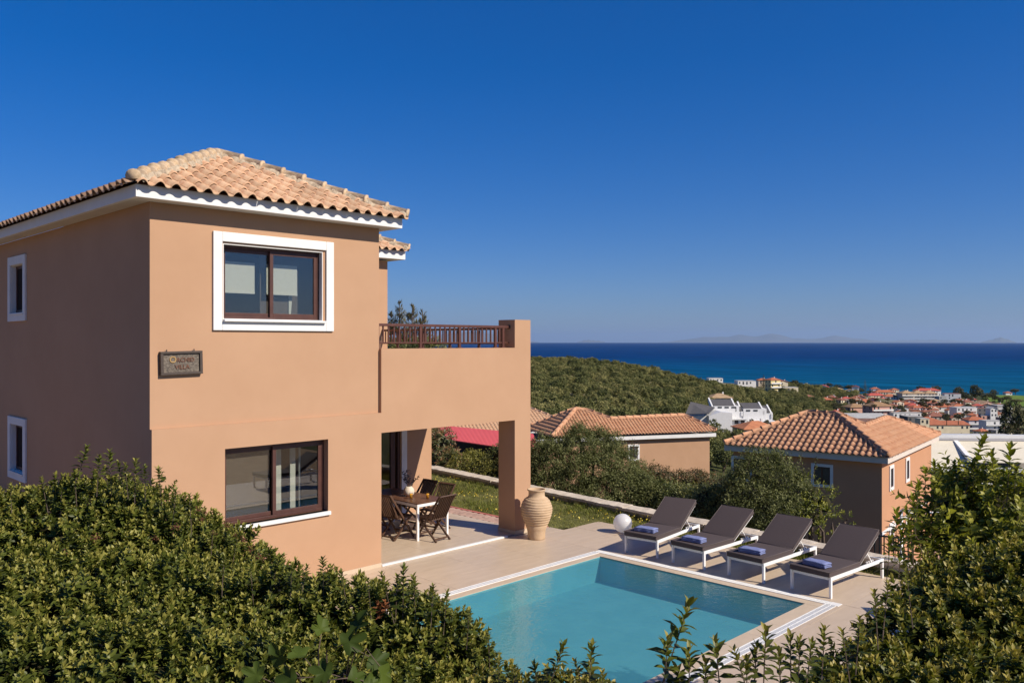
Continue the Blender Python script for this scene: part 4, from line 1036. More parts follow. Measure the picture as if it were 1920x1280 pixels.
def shoot_mesh(seed, H, L, W, per=3, whorls=9, tip=.9):
    r = random.Random(seed); V, F, T = [], [], []
    for i in range(whorls):
        t = i/(whorls-1); z = H*(.12+.88*t**.75); a0 = i*1.05+r.uniform(-.3, .3); n = 2 if t < .3 else per
        for k in range(n):
            s = (lerp(1.15, .7, t))*r.uniform(.8, 1.1)
            place_leaf(V, F, T, L*s, W*s, (0, 0, z), a0+k*6.283/n, lerp(.05, 1.15, t**1.2)+r.uniform(-.25, .25), min(1, lerp(.1, .75, t)+r.uniform(-.1, .2)), .28, r.uniform(.1, .4), r.uniform(-.3, .3))
    return np.array(V), np.array(F), np.array(T)
def shoots(parent, lst, m, L=.105, W=.046):
    """young upright shoots; lst of (px, py_top, depth, height)"""
    o0 = np.array(parent.location); rg = np.random.default_rng(3); st = MB()
    temps = [shoot_mesh(s, 1., L/.36, W/.36) for s in range(5)]; pos, dr, sc = [], [], []
    for px, py, d, h in lst:
        top = P(px, py, d); lean = Vector((rg.normal()*.10, rg.normal()*.10, 1)).normalized(); b = top-lean*h
        pos.append(np.array(b)-o0); dr.append(lean); sc.append(h)
        st.tube([Vector(b)-Vector(o0)-lean*.1, Vector(b)-Vector(o0)+lean*h*.6, Vector(top)-Vector(o0)], [.004, .003, .002], 4)
    me = foliage_mesh('shoots', temps, np.array(pos), np.array(dr), np.array(sc), np.zeros(len(pos)), m, 5)
    o = meshobj('shoots', me, parent); o['kind'] = 'stuff'; st.build('shoot_stem', 'bark', parent)['kind'] = 'stuff'

# ---- left hedge (two masses) against the villa corner
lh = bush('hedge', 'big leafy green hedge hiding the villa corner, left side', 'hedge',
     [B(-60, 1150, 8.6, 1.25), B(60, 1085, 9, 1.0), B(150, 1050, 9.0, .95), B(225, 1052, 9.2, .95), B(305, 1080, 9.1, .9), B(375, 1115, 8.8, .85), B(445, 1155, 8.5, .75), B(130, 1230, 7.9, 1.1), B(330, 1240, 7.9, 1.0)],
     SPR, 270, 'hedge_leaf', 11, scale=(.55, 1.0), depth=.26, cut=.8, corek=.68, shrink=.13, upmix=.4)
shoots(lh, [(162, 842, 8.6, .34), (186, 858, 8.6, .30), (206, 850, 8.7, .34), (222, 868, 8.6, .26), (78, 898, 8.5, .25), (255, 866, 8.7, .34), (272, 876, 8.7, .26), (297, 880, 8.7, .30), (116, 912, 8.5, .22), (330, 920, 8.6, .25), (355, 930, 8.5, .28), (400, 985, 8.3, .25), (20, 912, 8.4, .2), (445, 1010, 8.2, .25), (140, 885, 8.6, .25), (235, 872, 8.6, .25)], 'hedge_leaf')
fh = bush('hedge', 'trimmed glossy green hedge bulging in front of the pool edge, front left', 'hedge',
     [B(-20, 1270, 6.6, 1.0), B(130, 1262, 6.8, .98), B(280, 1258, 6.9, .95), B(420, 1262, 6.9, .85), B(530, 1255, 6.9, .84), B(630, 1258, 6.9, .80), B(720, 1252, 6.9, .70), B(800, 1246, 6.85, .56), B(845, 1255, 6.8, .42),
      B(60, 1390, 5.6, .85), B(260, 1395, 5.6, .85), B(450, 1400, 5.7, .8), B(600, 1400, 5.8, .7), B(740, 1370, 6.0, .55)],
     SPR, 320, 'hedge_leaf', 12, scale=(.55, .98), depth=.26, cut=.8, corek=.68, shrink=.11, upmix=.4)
shoots(fh, [(525, 1046, 6.7, .26), (548, 1062, 6.6, .2), (605, 1050, 6.7, .24), (640, 1072, 6.6, .2), (716, 1078, 6.6, .28), (745, 1082, 6.6, .25), (757, 1066, 6.6, .32), (775, 1082, 6.6, .25), (812, 1100, 6.5, .22), (838, 1112, 6.5, .22), (690, 1088, 6.6, .2), (880, 1145, 6.5, .2), (915, 1185, 6.5, .18), (575, 1062, 6.6, .2), (928, 1225, 6.5, .16), (470, 1062, 6.6, .22), (420, 1045, 6.6, .2)], 'hedge_leaf')
bh = bush('hedge', 'low green hedge top at the bottom centre in front of the water', 'hedge',
     [B(900, 1385, 5.1, .36), B(985, 1392, 4.9, .40), B(1060, 1385, 4.8, .37), B(1110, 1400, 4.7, .34)], SPR, 360, 'hedge_leaf_right', 13, scale=(.5, .9), depth=.3, cut=.75, corek=.6, shrink=.06, upmix=.45)
shoots(bh, [(1055, 1212, 4.6, .26), (1110, 1212, 4.6, .28), (935, 1238, 4.8, .2), (1002, 1246, 4.7, .2), (1078, 1240, 4.6, .18), (1130, 1262, 4.6, .2), (965, 1252, 4.7, .16), (1025, 1258, 4.7, .16)], 'hedge_leaf_right')
# ---- right hedge and citrus bush
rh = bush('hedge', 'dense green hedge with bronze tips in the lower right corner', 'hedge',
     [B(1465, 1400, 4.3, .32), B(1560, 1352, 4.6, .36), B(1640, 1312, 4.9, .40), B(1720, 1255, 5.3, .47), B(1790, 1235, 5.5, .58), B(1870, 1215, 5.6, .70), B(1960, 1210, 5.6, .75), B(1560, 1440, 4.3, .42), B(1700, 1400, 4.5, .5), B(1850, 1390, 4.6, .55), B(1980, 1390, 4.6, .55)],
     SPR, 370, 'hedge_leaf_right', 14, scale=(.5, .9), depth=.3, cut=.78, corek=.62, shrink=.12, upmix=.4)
shoots(rh, [(1290, 1138, 3.7, .34), (1252, 1200, 3.6, .26), (1292, 1222, 3.6, .26), (1342, 1206, 3.6, .27), (1378, 1222, 3.6, .22), (1436, 1184, 3.8, .28), (1418, 1212, 3.8, .22), (1482, 1195, 4.0, .24), (1500, 1200, 4.0, .22), (1546, 1184, 4.1, .26), (1580, 1186, 4.2, .2), (1612, 1160, 4.5, .2), (1640, 1112, 4.8, .22), (1665, 1095, 4.9, .22), (1700, 1075, 5, .22), (1322, 1242, 3.6, .22), (1400, 1240, 3.7, .22), (1460, 1222, 3.9, .24), (1270, 1255, 3.6, .22), (1522, 1205, 4, .2)], 'hedge_leaf_right', L=.105, W=.044)
ct = bush('citrus_shrub', 'tall bright green citrus shrub with broad glossy leaves, right edge', 'shrub',
     [B(1825, 950, 8.2, .40), B(1775, 955, 8.1, .30), B(1870, 985, 8.0, .5), B(1925, 1010, 7.8, .5), B(1805, 1045, 7.9, .42), B(1875, 1090, 7.6, .55), B(1770, 1085, 7.6, .26), B(1765, 1010, 7.9, .24), B(1955, 1080, 7.4, .5)],
     CIT, 112, 'citrus_leaf', 15, scale=(.7, 1.2), depth=.55, cut=.6, corek=.28, upmix=.45, lump=.25, tipshift=.12, shrink=.05)
shoots(ct, [(1842, 828, 7.9, .42), (1895, 842, 7.7, .42), (1825, 870, 7.9, .3), (1860, 850, 7.9, .3), (1700, 955, 7.6, .3), (1682, 960, 7.6, .34), (1690, 1000, 7.5, .3), (1735, 880, 7.9, .26), (1752, 868, 8, .26), (1722, 905, 7.8, .28), (1790, 868, 8, .24), (1905, 880, 7.7, .25), (1712, 930, 7.7, .28), (1670, 1010, 7.5, .3), (1705, 985, 7.5, .3)], 'citrus_leaf', L=.125, W=.058)
# reddish flower buds on the left hedge and one patch of withered leaves
leaf_mat('bud_red', (.10, .035, .025), (.17, .06, .045), rough=.8, spec=.1); leaf_mat('withered_leaf', (.16, .06, .025), (.26, .10, .04), rough=.8, spec=.1)
BUD = [clump(300+s, 40, .045, .014, .011) for s in range(3)]
o0 = np.array(lh.location); rg = np.random.default_rng(6)
pts = np.array([P(px, py, 8.0) for px, py in [(372, 955), (385, 962), (378, 975), (440, 1005), (455, 1015), (470, 1030), (425, 985), (290, 1010), (120, 1040), (230, 1100), (60, 1120), (330, 990), (400, 1000), (485, 1046), (180, 1010)]])-o0
o = meshobj('flower_buds', foliage_mesh('flower_buds', BUD, pts, np.tile([0, 0, 1.], (len(pts), 1)), rg.uniform(.8, 1.3, len(pts)), np.zeros(len(pts)), 'bud_red', 3), lh); o['kind'] = 'stuff'
pts = np.array([P(px, py, 6.15) for px, py in ((708, 1146), (716, 1150), (712, 1158), (722, 1144))])-np.array(fh.location)
o = meshobj('withered_leaves', foliage_mesh('withered_leaves', SPR, pts, np.tile([0, 0, 1.], (4, 1)), np.full(4, .55), np.zeros(4), 'withered_leaf', 3), fh); o['kind'] = 'stuff'
# ---- fig branch with big lobed leaves at the bottom of the left hedge
fg = thing('fig_branch', 'fig tree branches with large lobed leaves at the bottom of the hedge', 'tree', tuple(P(600, 1330, 5.0)))
def fig_leaf(seed, S):
    r = random.Random(seed); pts = []; lobes = [(-2.6, .42), (-2.1, .62), (-1.75, .66), (-1.5, .5), (-1.25, .78), (-.98, .88), (-.78, .78), (-.6, .5), (-.4, .72), (-.18, .98), (0, 1.08), (.18, .98), (.4, .72), (.6, .5), (.78, .78), (.98, .88), (1.25, .78), (1.5, .5), (1.75, .66), (2.1, .62), (2.6, .42)]
    v = [(0, 0, 0)]+[(S*q*math.sin(a)*.62*r.uniform(.92, 1.08), S*(.25+q*math.cos(a)*.62), S*.13*math.cos(a*3+.5)-.16*S*q*q+abs(math.sin(a))*S*.18+r.uniform(-.012, .012)) for a, q in lobes]+[(0, S*.25, -.02*S)]
    n = len(lobes); f = [(n+1, i+1, i) for i in range(1, n)]+[(n+1, 1, 0), (n+1, 0, n)]
    return v, f
fo = Vector(fg.location); stm = MB()
for i, (px, py, d, S, az, el) in enumerate([(px_+12, py_+8, d_, S_*.82, az_, el_) for px_, py_, d_, S_, az_, el_ in [(560, 1225, 4.9, .20, 2.6, .25), (630, 1200, 5.0, .21, .4, .5), (655, 1175, 5.05, .19, 1.2, .6), (680, 1222, 4.95, .21, -.6, .1), (700, 1240, 4.9, .20, -1.2, -.1), (640, 1262, 4.8, .20, -.2, -.2), (610, 1255, 4.85, .19, 2.9, .1), (520, 1235, 4.9, .19, 2.2, .3), (480, 1262, 4.85, .18, 2.7, .2), (670, 1268, 4.8, .18, -.5, -.3), (590, 1180, 5.05, .16, 1.7, .7), (545, 1262, 4.8, .18, 3.2, .2)]]):
    v, f = fig_leaf(i, S); me = simple_mesh('fig_leaf', v, f, 'fig_leaf'); at = me.attributes.new('tint', 'FLOAT', 'POINT'); at.data.foreach_set('value', [random.uniform(.1, .75)]*len(v))
    c = P(px, py, d)-fo; o = meshobj('fig_leaf', me, fg); tow = Vector((-FX, -FY, .45)).normalized()
    R = Matrix(((FY*1., 0, 0), (-FX, 0, 0), (0, 0, 1)))
    up = Vector((RX*math.cos(az), RY*math.cos(az), math.sin(az))).normalized(); n = (tow+Vector((random.uniform(-.8, .8), random.uniform(-.8, .8), random.uniform(-.2, .9)))).normalized()
    x = up.cross(n).normalized(); n = x.cross(up)
    o.matrix_local = frame_matrix(c, x, up, n)
    stm.tube([c, c-up*.12-n*.05, Vector(((c.x)*.4, c.y*.4, min(-.05, c.z-.25)))], [.003, .004, .008], 5)
stm.tube([(0, 0, -1.2), (0, 0, -.2), (.1, 0, .1)], [.025, .02, .01], 6)
stm.build('branch', 'bark', fg, smooth=True)

# ---- planting beyond the kerb
MG = 'shrubs beyond the stone kerb'
def gb(px, py, d, rx, rz=None): return B(px, py, d, rx, rz)
bush('mango_shrub', 'shrub with long drooping leaves at the sunlit wall end under the portico', 'shrub', [gb(820, 842, 26.5, .55, .75), gb(836, 872, 26, .6, .5), gb(800, 850, 27, .6, .8), gb(852, 890, 25.5, .4, .35)], MNG, 42, 'mango_leaf', 21, group=MG, upmix=.3, depth=.4, corek=.35, front=.5)
bush('yellow_shrub', 'yellowish green low shrub under the red roof', 'shrub', [gb(872, 880, 25.2, .55, .5), gb(905, 890, 24.6, .55, .5), gb(890, 872, 26, .6, .45), gb(930, 895, 24, .5, .5)], BSH, 85, 'yellow_green_leaf', 22, group=MG, depth=.4, corek=.35, front=.5)
bush('broad_shrub', 'dark shrub in the gap beside the column, below the red roof', 'shrub', [gb(945, 860, 24.5, .5, .5), gb(975, 870, 23.8, .6, .7)], BSH, 70, 'bush_leaf', 23, group=MG, depth=.4, front=.5)
bush('olive_tree', 'large grey-green olive bush with thin upright shoots behind the jar', 'tree', [gb(1000, 895, 23.5, 0.74, 0.74), gb(1045, 888, 23.2, 0.95, 0.90), gb(1095, 862, 23.3, 0.95, 0.90), gb(1020, 860, 23.7, 0.58, 0.53), gb(1150, 890, 22.7, 0.80, 0.80), gb(1110, 905, 22.5, 0.95, 0.80), gb(1190, 925, 22.1, 0.69, 0.53), gb(1050, 925, 22.6, 0.85, 0.58), gb(1120, 828, 23.5, 0.37, 0.32), gb(1085, 822, 23.5, 0.30, 0.32), gb(1225, 940, 21.7, 0.53, 0.45)],
     OLV, 260, 'olive_leaf', 24, depth=.6, corek=.25, front=.4, lump=.34, scale=(.6, 1.25))
bush('russet_shrub', 'shrub with reddish brown tips against the peach wall of the middle house', 'shrub', [gb(1200, 908, 23.5, .55, .45), gb(1230, 905, 23.5, .65, .48), gb(1275, 918, 22.8, .7, .5), gb(1305, 905, 23.5, .45, .35), gb(1330, 922, 22.5, .55, .5)], BSH, 105, 'russet_leaf', 25, group=MG, depth=.45, front=.4)
bush('round_shrub', 'dense dark green shrub behind the first two sun loungers', 'shrub', [gb(1245, 938, 21.6, .6, .5), gb(1275, 945, 21.2, .6, .5), gb(1325, 952, 20.6, .7, .6), gb(1368, 952, 20.2, .6, .6)], BSH, 105, 'bush_leaf', 26, group=MG, depth=.45, front=.4)
bush('olive_tree', 'rounded grey-green olive tree in front of the tiled house, behind the third lounger', 'tree', [gb(1420, 905, 19.4, .62, .62), gb(1455, 915, 19.2, .62, .65), gb(1440, 875, 19.6, .45, .38), gb(1480, 940, 19, .55, .6), gb(1405, 945, 19, .55, .6), gb(1448, 960, 18.8, .65, .5), gb(1385, 915, 19.6, .4, .42)],
     OLV, 225, 'olive_leaf', 27, depth=.6, corek=.25, front=.4, lump=.34, scale=(.6, 1.25))
bush('leafy_shrub', 'bright leafy shrub with long stray twigs beside the shaded house wall', 'shrub', [gb(1520, 935, 18.8, .42, .5), gb(1545, 945, 18.7, .35, .35), gb(1500, 965, 18.6, .45, .4), gb(1525, 970, 18.5, .4, .35)], CIT, 50, 'citrus_leaf', 28, scale=(.5, .8), group=MG, depth=.5, front=.4, corek=.45, lump=.25)
tw = bush('low_shrub', 'small creeping shrub at the foot of the kerb behind the fourth lounger', 'shrub', [gb(1560, 985, 18.0, .28, .22), gb(1590, 975, 18.0, .22, .12), gb(1535, 990, 18, .3, .2)], CIT, 40, 'citrus_leaf', 29, scale=(.45, .7), group=MG, depth=.6, front=.5, core=None)
def stray_twigs(tree, lst, m):
    """thin leafy twigs sticking out of a crown; lst of (px, py, depth, length, lean)"""
    o0 = Vector(tree.location); V, F, T = [], [], []; st = MB(); r = random.Random(6)
    for px, py, d_, L, ln in lst:
        top = P(px, py, d_)-o0; dr = Vector((RX*ln, RY*ln, 1)).normalized(); b = top-dr*L; st.tube([b, top], [.008, .002], 4)
        for k in range(int(L*60)):
            q = b.lerp(top, r.uniform(.1, 1))+Vector((r.gauss(0, .03), r.gauss(0, .03), 0)); place_leaf(V, F, T, r.uniform(.05, .085), .024, q, r.uniform(0, 6.28), r.uniform(0, 1.2), min(1, max(0, r.gauss(.55, .2))), .2, .15)
    me = simple_mesh('twig_leaves', V, F, m, False); at = me.attributes.new('tint', 'FLOAT', 'POINT'); at.data.foreach_set('value', T); o = meshobj('twig_leaves', me, tree); o['kind'] = 'stuff'; st.build('twig', 'bark', tree)['kind'] = 'stuff'
olives = [o for o in bpy.data.objects if o.get('category') == 'tree' and o.name.startswith('olive_tree')]
rr = random.Random(12)
stray_twigs(olives[0], [(rr.gauss(1085, 55), rr.uniform(790, 850)+abs(rr.gauss(0, 14)), rr.uniform(22.6, 23.6), rr.uniform(.35, .7), rr.uniform(-.35, .35)) for _ in range(34)]+[(rr.uniform(995, 1045), rr.uniform(815, 850), 23.2, .5, rr.uniform(-.4, .2)) for _ in range(12)]+[(rr.uniform(1150, 1235), rr.uniform(860, 900), 22.7, .4, rr.uniform(-.1, .5)) for _ in range(14)], 'olive_leaf')
stray_twigs(olives[1], [(rr.gauss(1445, 40), rr.uniform(838, 880), rr.uniform(19, 19.8), rr.uniform(.3, .6), rr.uniform(-.4, .4)) for _ in range(34)], 'olive_leaf')
# ---- grass tufts and yellow flowers on the lawn
def lawn_points(n, seed, y0=8., y1=26.):
    rg = np.random.default_rng(seed); y = rg.uniform(y0, y1, n); xi = np.where(y < 11.7, 14.62, 13.48); xo = 14.93+.094*(y-6)-.12; t = rg.random(n)
    return np.column_stack([xi+(xo-xi)*t, y, np.full(n, -.035)+.11*t**3])
LEAF = leaf_small
def tuft(seed, n=9, H=.09):
    r = random.Random(seed); V, F, T = [], [], []
    for i in range(n): place_leaf(V, F, T, H*r.uniform(.5, 1.2), .008, (r.gauss(0, .035), r.gauss(0, .035), 0), r.uniform(0, 6.28), r.uniform(.6, 1.4), r.random(), .1, .2)
    return np.array(V), np.array(F), np.array(T)
TUF = [tuft(s) for s in range(6)]
pts = lawn_points(9000, 1, 3.3, 27); rg = np.random.default_rng(2); n = len(pts)
patch = np.sin(pts[:, 0]*2.3+1)*np.sin(pts[:, 1]*1.4)+rg.normal(size=n)*.3
sc = np.where(patch > .35, 1.25, .7)*rg.uniform(.6, 1.2, n)
tag(meshobj('lawn_grass', foliage_mesh('lawn_grass', TUF, pts, np.tile([0, 0, 1.], (n, 1))+rg.normal(size=(n, 3))*.15, sc, np.where(patch > .35, -.25, .1)+rg.normal(size=n)*.15, 'grass_blade', 3)), 'unmown green and dry grass on the lawn strip', 'grass', kind='stuff')
fl = MB(); pts = lawn_points(1100, 9, 10.5, 25)
for x, y, z in pts:
    if math.sin(y*1.7+x*3)+random.uniform(-.8, .8) < .35: continue
    h = random.uniform(.05, .11)+.02; r = .011
    for k in range(2):
        a = random.uniform(0, 3.14); c, s = math.cos(a)*r, math.sin(a)*r
        fl.add([(x-c, y-s, z+h-r), (x+c, y+s, z+h-r), (x+c, y+s, z+h+r), (x-c, y-s, z+h+r)], [(0, 1, 2, 3)])
tag(fl.build('lawn_flowers', 'flower', fix=False), 'tiny yellow flowers in the lawn strip', 'flowers', kind='stuff')

# ---- dark leafy branches in the vase
V_, F_, T_ = [], [], []; r = random.Random(4); st = MB()
for i in range(11):
    az, el = r.uniform(0, 6.28), r.uniform(.7, 1.4); L = r.uniform(.18, .38); d = Vector((math.cos(az)*math.cos(el), math.sin(az)*math.cos(el), math.sin(el)))
    st.tube([(0, 0, .15), d*L*.6+Vector((0, 0, .18)), d*L+Vector((0, 0, .18))], .003, 4)
    for k in range(7):
        p = d*L*lerp(.35, 1, k/6)+Vector((0, 0, .18)); place_leaf(V_, F_, T_, r.uniform(.05, .08), .04, p, r.uniform(0, 6.28), r.uniform(-.4, 1), r.random())
me = simple_mesh('leaf_sprays', V_, F_, 'dry_leaf', False); o = meshobj('leaf_sprays', me, vz); o['kind'] = 'stuff'; st.build('twig', 'bark', vz)

# ------------------------------------------------------------------ neighbouring houses
def hwindow(parent, M, w, h, trim=.12, depth=.10, bars=True, name='window'):
    """window on a wall: M places its centre, x right, y out of the wall, z up"""
    f = MB(); ring(f, -w/2-trim, w/2+trim, -h/2-trim, h/2+trim, trim, .0, .045); o = f.build(name, 'white_paint', parent); o.matrix_local = M
    g = MB(); ring(g, -w/2, w/2, -h/2, h/2, .055, -.02, .02)
    if bars: g.box((-.03, -.02, -h/2+.055), (.03, .02, h/2-.055))
    g.build('window_frame', 'brown_frame', o)
    q = MB(); q.box((-w/2+.05, .003, -h/2+.05), (w/2-.05, .010, h/2-.05)); q.build('pane', 'town_window', o)
    return o
def wall_M(p, out):
    y = Vector(out).normalized(); z = Vector((0, 0, 1)); x = z.cross(y)*-1
    return frame_matrix(Vector(p), x, y, z)
# right house: near corner of the eave at C1, x along the sunlit front, y along the shaded side
RH = (37.916, 14.210, -1.4-6.2); RTH = .128
h1 = thing('tiled_house', 'two storey peach house with a big tiled hip roof at right, small white framed windows', 'house', RH, RTH)
EV = 6.2; LQ, WP, WW, RS = 7.614, 11.19, 3.1, .48; OV = .33
m = MB(); m.box((OV, OV, -3), (WP-OV, LQ-OV, EV)); m.build('wall', 'stucco_far', h1)
m = MB(); m.box((0, 0, EV), (WP, .06, EV+.28)); m.box((0, .0605, EV), (.06, LQ, EV+.28)); m.box((.0605, .0605, EV+.005), (WP, OV-.001, EV+.02)); m.box((.0605, OV, EV+.0052), (OV-.001, LQ, EV+.02)); m.build('fascia', 'fascia_far', h1)
m = MB(); m.box((OV-.03, OV-.03, EV-3.25), (WP-OV, OV-.001, EV-3.1)); m.build('string_course', 'white_paint', h1)
zr = EV+.30; A1 = Vector((WW, WW, zr+WW*RS)); A0 = Vector((WW, LQ-WW, zr+WW*RS))
def on_front(px, py):
    """point of the front roof plane that the photo shows at this pixel (house local)"""
    c, s = math.cos(RTH), math.sin(RTH); r = P(px, py, 1)-Vector((0, 0, CAM_H)); o = Vector((-RH[0], -RH[1], CAM_H-RH[2]))
    o = Vector((o.x*c+o.y*s, -o.x*s+o.y*c, o.z)); r = Vector((r.x*c+r.y*s, -r.x*s+r.y*c, r.z))
    t = (zr+RS*o.y-o.z)/(r.z-RS*r.y); return o+r*t
VV_ = on_front(1622, 798); A2 = on_front(1663, 784)
m = MB(); m.quad((0, 0, zr), (0, LQ, zr), A0, A1)
m.quad((0, 0, zr), A1, VV_, (VV_.x, 0, zr)); m.quad((VV_.x, 0, zr), VV_, A2, (A2.x, 0, zr)); m.quad((A2.x, 0, zr), A2, (WP, 0, zr))
m.quad(A1, A0, (VV_.x+.2, LQ, zr), VV_); m.quad(VV_, (VV_.x+.2, LQ, zr), (A2.x, LQ, A2.z-.3), A2); m.quad(A2, (A2.x, LQ, A2.z-.3), (WP, LQ, zr), (WP, 0, zr)); m.quad((0, LQ, zr), (VV_.x+.2, LQ, zr), A0)
r1 = m.build('roof', 'roof_board', h1)
cs = 1/math.sqrt(1+RS*RS); ux = Vector((cs, 0, RS*cs)); uy = Vector((0, cs, RS*cs)); sl = WW/cs
roof_slope(r1, (0, LQ, zr), (0, -1, 0), ux, [(0, -.1), (LQ, -.1), (LQ, 0), (LQ-WW, sl), (WW, sl), (0, 0)], 'tile_clay_far', p=.29, e=.36)
va, aa = VV_.y/cs, A2.y/cs
for poly in ([(0, -.1), (VV_.x, -.1), (VV_.x, va), (WW, sl), (0, 0)], [(VV_.x, -.1), (A2.x, -.1), (A2.x, aa), (VV_.x, va)], [(A2.x, -.1), (WP, -.1), (WP, 0), (A2.x, aa)]):
    roof_slope(r1, (0, 0, zr), (1, 0, 0), uy, poly, 'tile_clay_far', single=lambda a, b: False, p=.29, e=.36)
for a, b in (((-.03, -.03, zr+.05), A1), (A1, A0), ((0, LQ, zr+.05), A0), (A1, VV_), (A2, VV_), ((WP, 0, zr+.05), A2)):
    a, b = Vector(a), Vector(b)
    if a.z > b.z+.01: a, b = b, a
    ridge_caps(r1, a+Vector((0, 0, .04)), b+Vector((0, 0, .07)), 'tile_clay_far', 'ridge_tile', L=.5, r=.12, mm='tile_clay_far')
def on_wall(house, th, px, py, axis, val):
    c, s = math.cos(th), math.sin(th); r = P(px, py, 1)-Vector((0, 0, CAM_H)); o = Vector((-house[0], -house[1], CAM_H-house[2]))
    o = Vector((o.x*c+o.y*s, -o.x*s+o.y*c, o.z)); r = Vector((r.x*c+r.y*s, -r.x*s+r.y*c, r.z)); t = (val-o[axis])/r[axis]; return o+r*t
c = on_wall(RH, RTH, 1541.5, 891, 0, OV); hwindow(h1, wall_M(c, (-1, 0, 0)), .74, .82, .13)
c = on_wall(RH, RTH, 1391, 878, 0, OV); hwindow(h1, wall_M(c, (-1, 0, 0)), .80, .95, .13)
for px, py, w, h in ((1671, 895, .50, .86), (1701, 880, .50, .90), (1671, 1003, .5, .9), (1701, 985, .5, .9)):
    c = on_wall(RH, RTH, px, py, 1, OV); hwindow(h1, wall_M(c, (0, -1, 0)), w, h, .15, bars=False)
yd = MB(); yd.box((-7, -9, EV-.0-6.0), (-.0+OV-.01, LQ+4, EV-5.85)); yd.box((OV-.009, -9, EV-6.0), (WP+3, OV-.02, EV-5.85))
yo = yd.build('paved_yard', 'paver'); yo.location = RH; yo.rotation_euler = (0, 0, RTH); tag(yo, 'paved yard round the right tiled house', kind='structure')
# middle house group
MH = (45.994, 34.928, -2.8-5.4); MTH = -.486; MW, MWD, MS = 7.273, 1.633, .548; EV2 = 5.4
h2 = thing('tiled_house', 'peach house in the middle with striped red tiled roofs and one small window', 'house', MH, MTH)
m = MB(); m.box((-8.2, .33, -4), (MW-.33, 6, EV2+.07)); m.build('wall', 'stucco', h2)
m = MB(); m.box((-8.6, 0, EV2+.06), (MW, .06, EV2+.3)); m.box((MW-.06, .0605, EV2+.06), (MW, 3.2, EV2+.3)); m.box((-8.6, .0605, EV2+.065), (MW-.0605, .329, EV2+.08)); m.box((MW-.33, .33, EV2+.065), (MW-.0605, 3.2, EV2+.08)); m.build('fascia', 'white_paint', h2)
zr2 = EV2+.34+.13; cs2 = 1/math.sqrt(1+MS*MS)
def loc2(px, py): # on the front slope plane
    c, s = math.cos(MTH), math.sin(MTH); r = P(px, py, 1)-Vector((0, 0, CAM_H)); o = Vector((-MH[0], -MH[1], CAM_H-MH[2]))
    o = Vector((o.x*c+o.y*s, -o.x*s+o.y*c, o.z)); r = Vector((r.x*c+r.y*s, -r.x*s+r.y*c, r.z)); t = (zr2+MS*o.y-o.z)/(r.z-MS*r.y); return o+r*t
R1 = loc2(1283, 779); R0 = loc2(1144, 785); T1 = loc2(1098, 769); T0 = loc2(1079, 767)
hl = T0.y; LC = Vector((T0.x-hl, 0, zr2))          # near left eave corner of the taller roof
m = MB(); m.quad(LC, (MW, 0, zr2), R1, R0, T1, T0); m.quad((MW, 0, zr2), (MW, 2*R1.y, zr2), R1); m.quad(R0, R1, (MW, 2*R1.y, zr2), (R0.x, 2*R1.y, zr2))
m.quad(LC, T0, (LC.x, 2*hl, zr2)); m.quad(T0, T1, (T1.x+hl, 2*hl, zr2), (LC.x, 2*hl, zr2)); m.quad(T1, R0, (T1.x+hl, 2*hl, zr2))
r2_ = m.build('roof', 'roof_board', h2)
uy2 = Vector((0, cs2, MS*cs2)); ux2 = Vector((cs2, 0, MS*cs2))
def q2(v): return (v.x, v.y/cs2)
for poly in ([(R0.x, -.1), (MW, -.1), (MW, 0), q2(R1), q2(R0)], [(T1.x, -.1), (R0.x, -.1), q2(R0), q2(T1)], [(LC.x, -.1), (T1.x, -.1), q2(T1), q2(T0), (LC.x, 0)]):
    roof_slope(r2_, (0, 0, zr2), (1, 0, 0), uy2, poly, 'tile_clay_far', single=lambda a, b: False, p=.245, e=.36)
roof_slope(r2_, (LC.x, 2*hl, zr2), (0, -1, 0), ux2, [(0, -.1), (2*hl, -.1), (2*hl, 0), (hl, hl/cs2), (0, 0)], 'tile_clay_far', single=lambda a, b: False, p=.245, e=.36)
for a, b in ((LC, T0), (T0, T1), (R0, T1), (R0, R1), (Vector((MW, 0, zr2)), R1), (Vector((LC.x, 2*hl, zr2)), T0)):
    ridge_caps(r2_, a+Vector((0, 0, .04)), b+Vector((0, 0, .06)), 'tile_clay_far', 'ridge_tile', L=.6, r=.13, mm='tile_clay_far')
c = on_wall(MH, MTH, 1188, 848, 1, .33); hwindow(h2, wall_M(c, (0, -1, 0)), .60, .86, .14)
# third roof behind it, to the left
def hip_roof(parent, x0, x1, y0, y1, z, s, m_, p=.3, deckm='roof_board', front_only=True, roofname='roof', caps=True):
    w_ = (y1-y0)/2; a, b = Vector((x0+w_, y0+w_, z+w_*s)), Vector((x1-w_, y0+w_, z+w_*s)); mm = MB(); k = 1/math.sqrt(1+s*s)
    mm.quad((x0, y0, z), (x1, y0, z), b, a); mm.quad((x1, y1, z), (x0, y1, z), a, b); mm.quad((x0, y1, z), (x0, y0, z), a); mm.quad((x1, y0, z), (x1, y1, z), b)
    r_ = mm.build(roofname, deckm, parent)
    roof_slope(r_, (0, y0, z), (1, 0, 0), (0, k, s*k), [(x0, -.1), (x1, -.1), (x1, 0), (b.x, w_/k), (a.x, w_/k), (x0, 0)], m_, single=lambda a, b: False, p=p, e=.36)
    roof_slope(r_, (x0, y1, z), (0, -1, 0), (k, 0, s*k), [(0, -.1), (2*w_, -.1), (2*w_, 0), (w_, w_/k), (0, 0)], m_, single=lambda a, b: False, p=p, e=.36)
    if caps:
        for u, v_ in (((x0, y0, z), a), (a, b), ((x1, y0, z), b)): ridge_caps(r_, Vector(u)+Vector((0, 0, .05)), Vector(v_)+Vector((0, 0, .07)), m_, 'ridge_tile', L=.6, r=.13, mm=m_)
    return r_
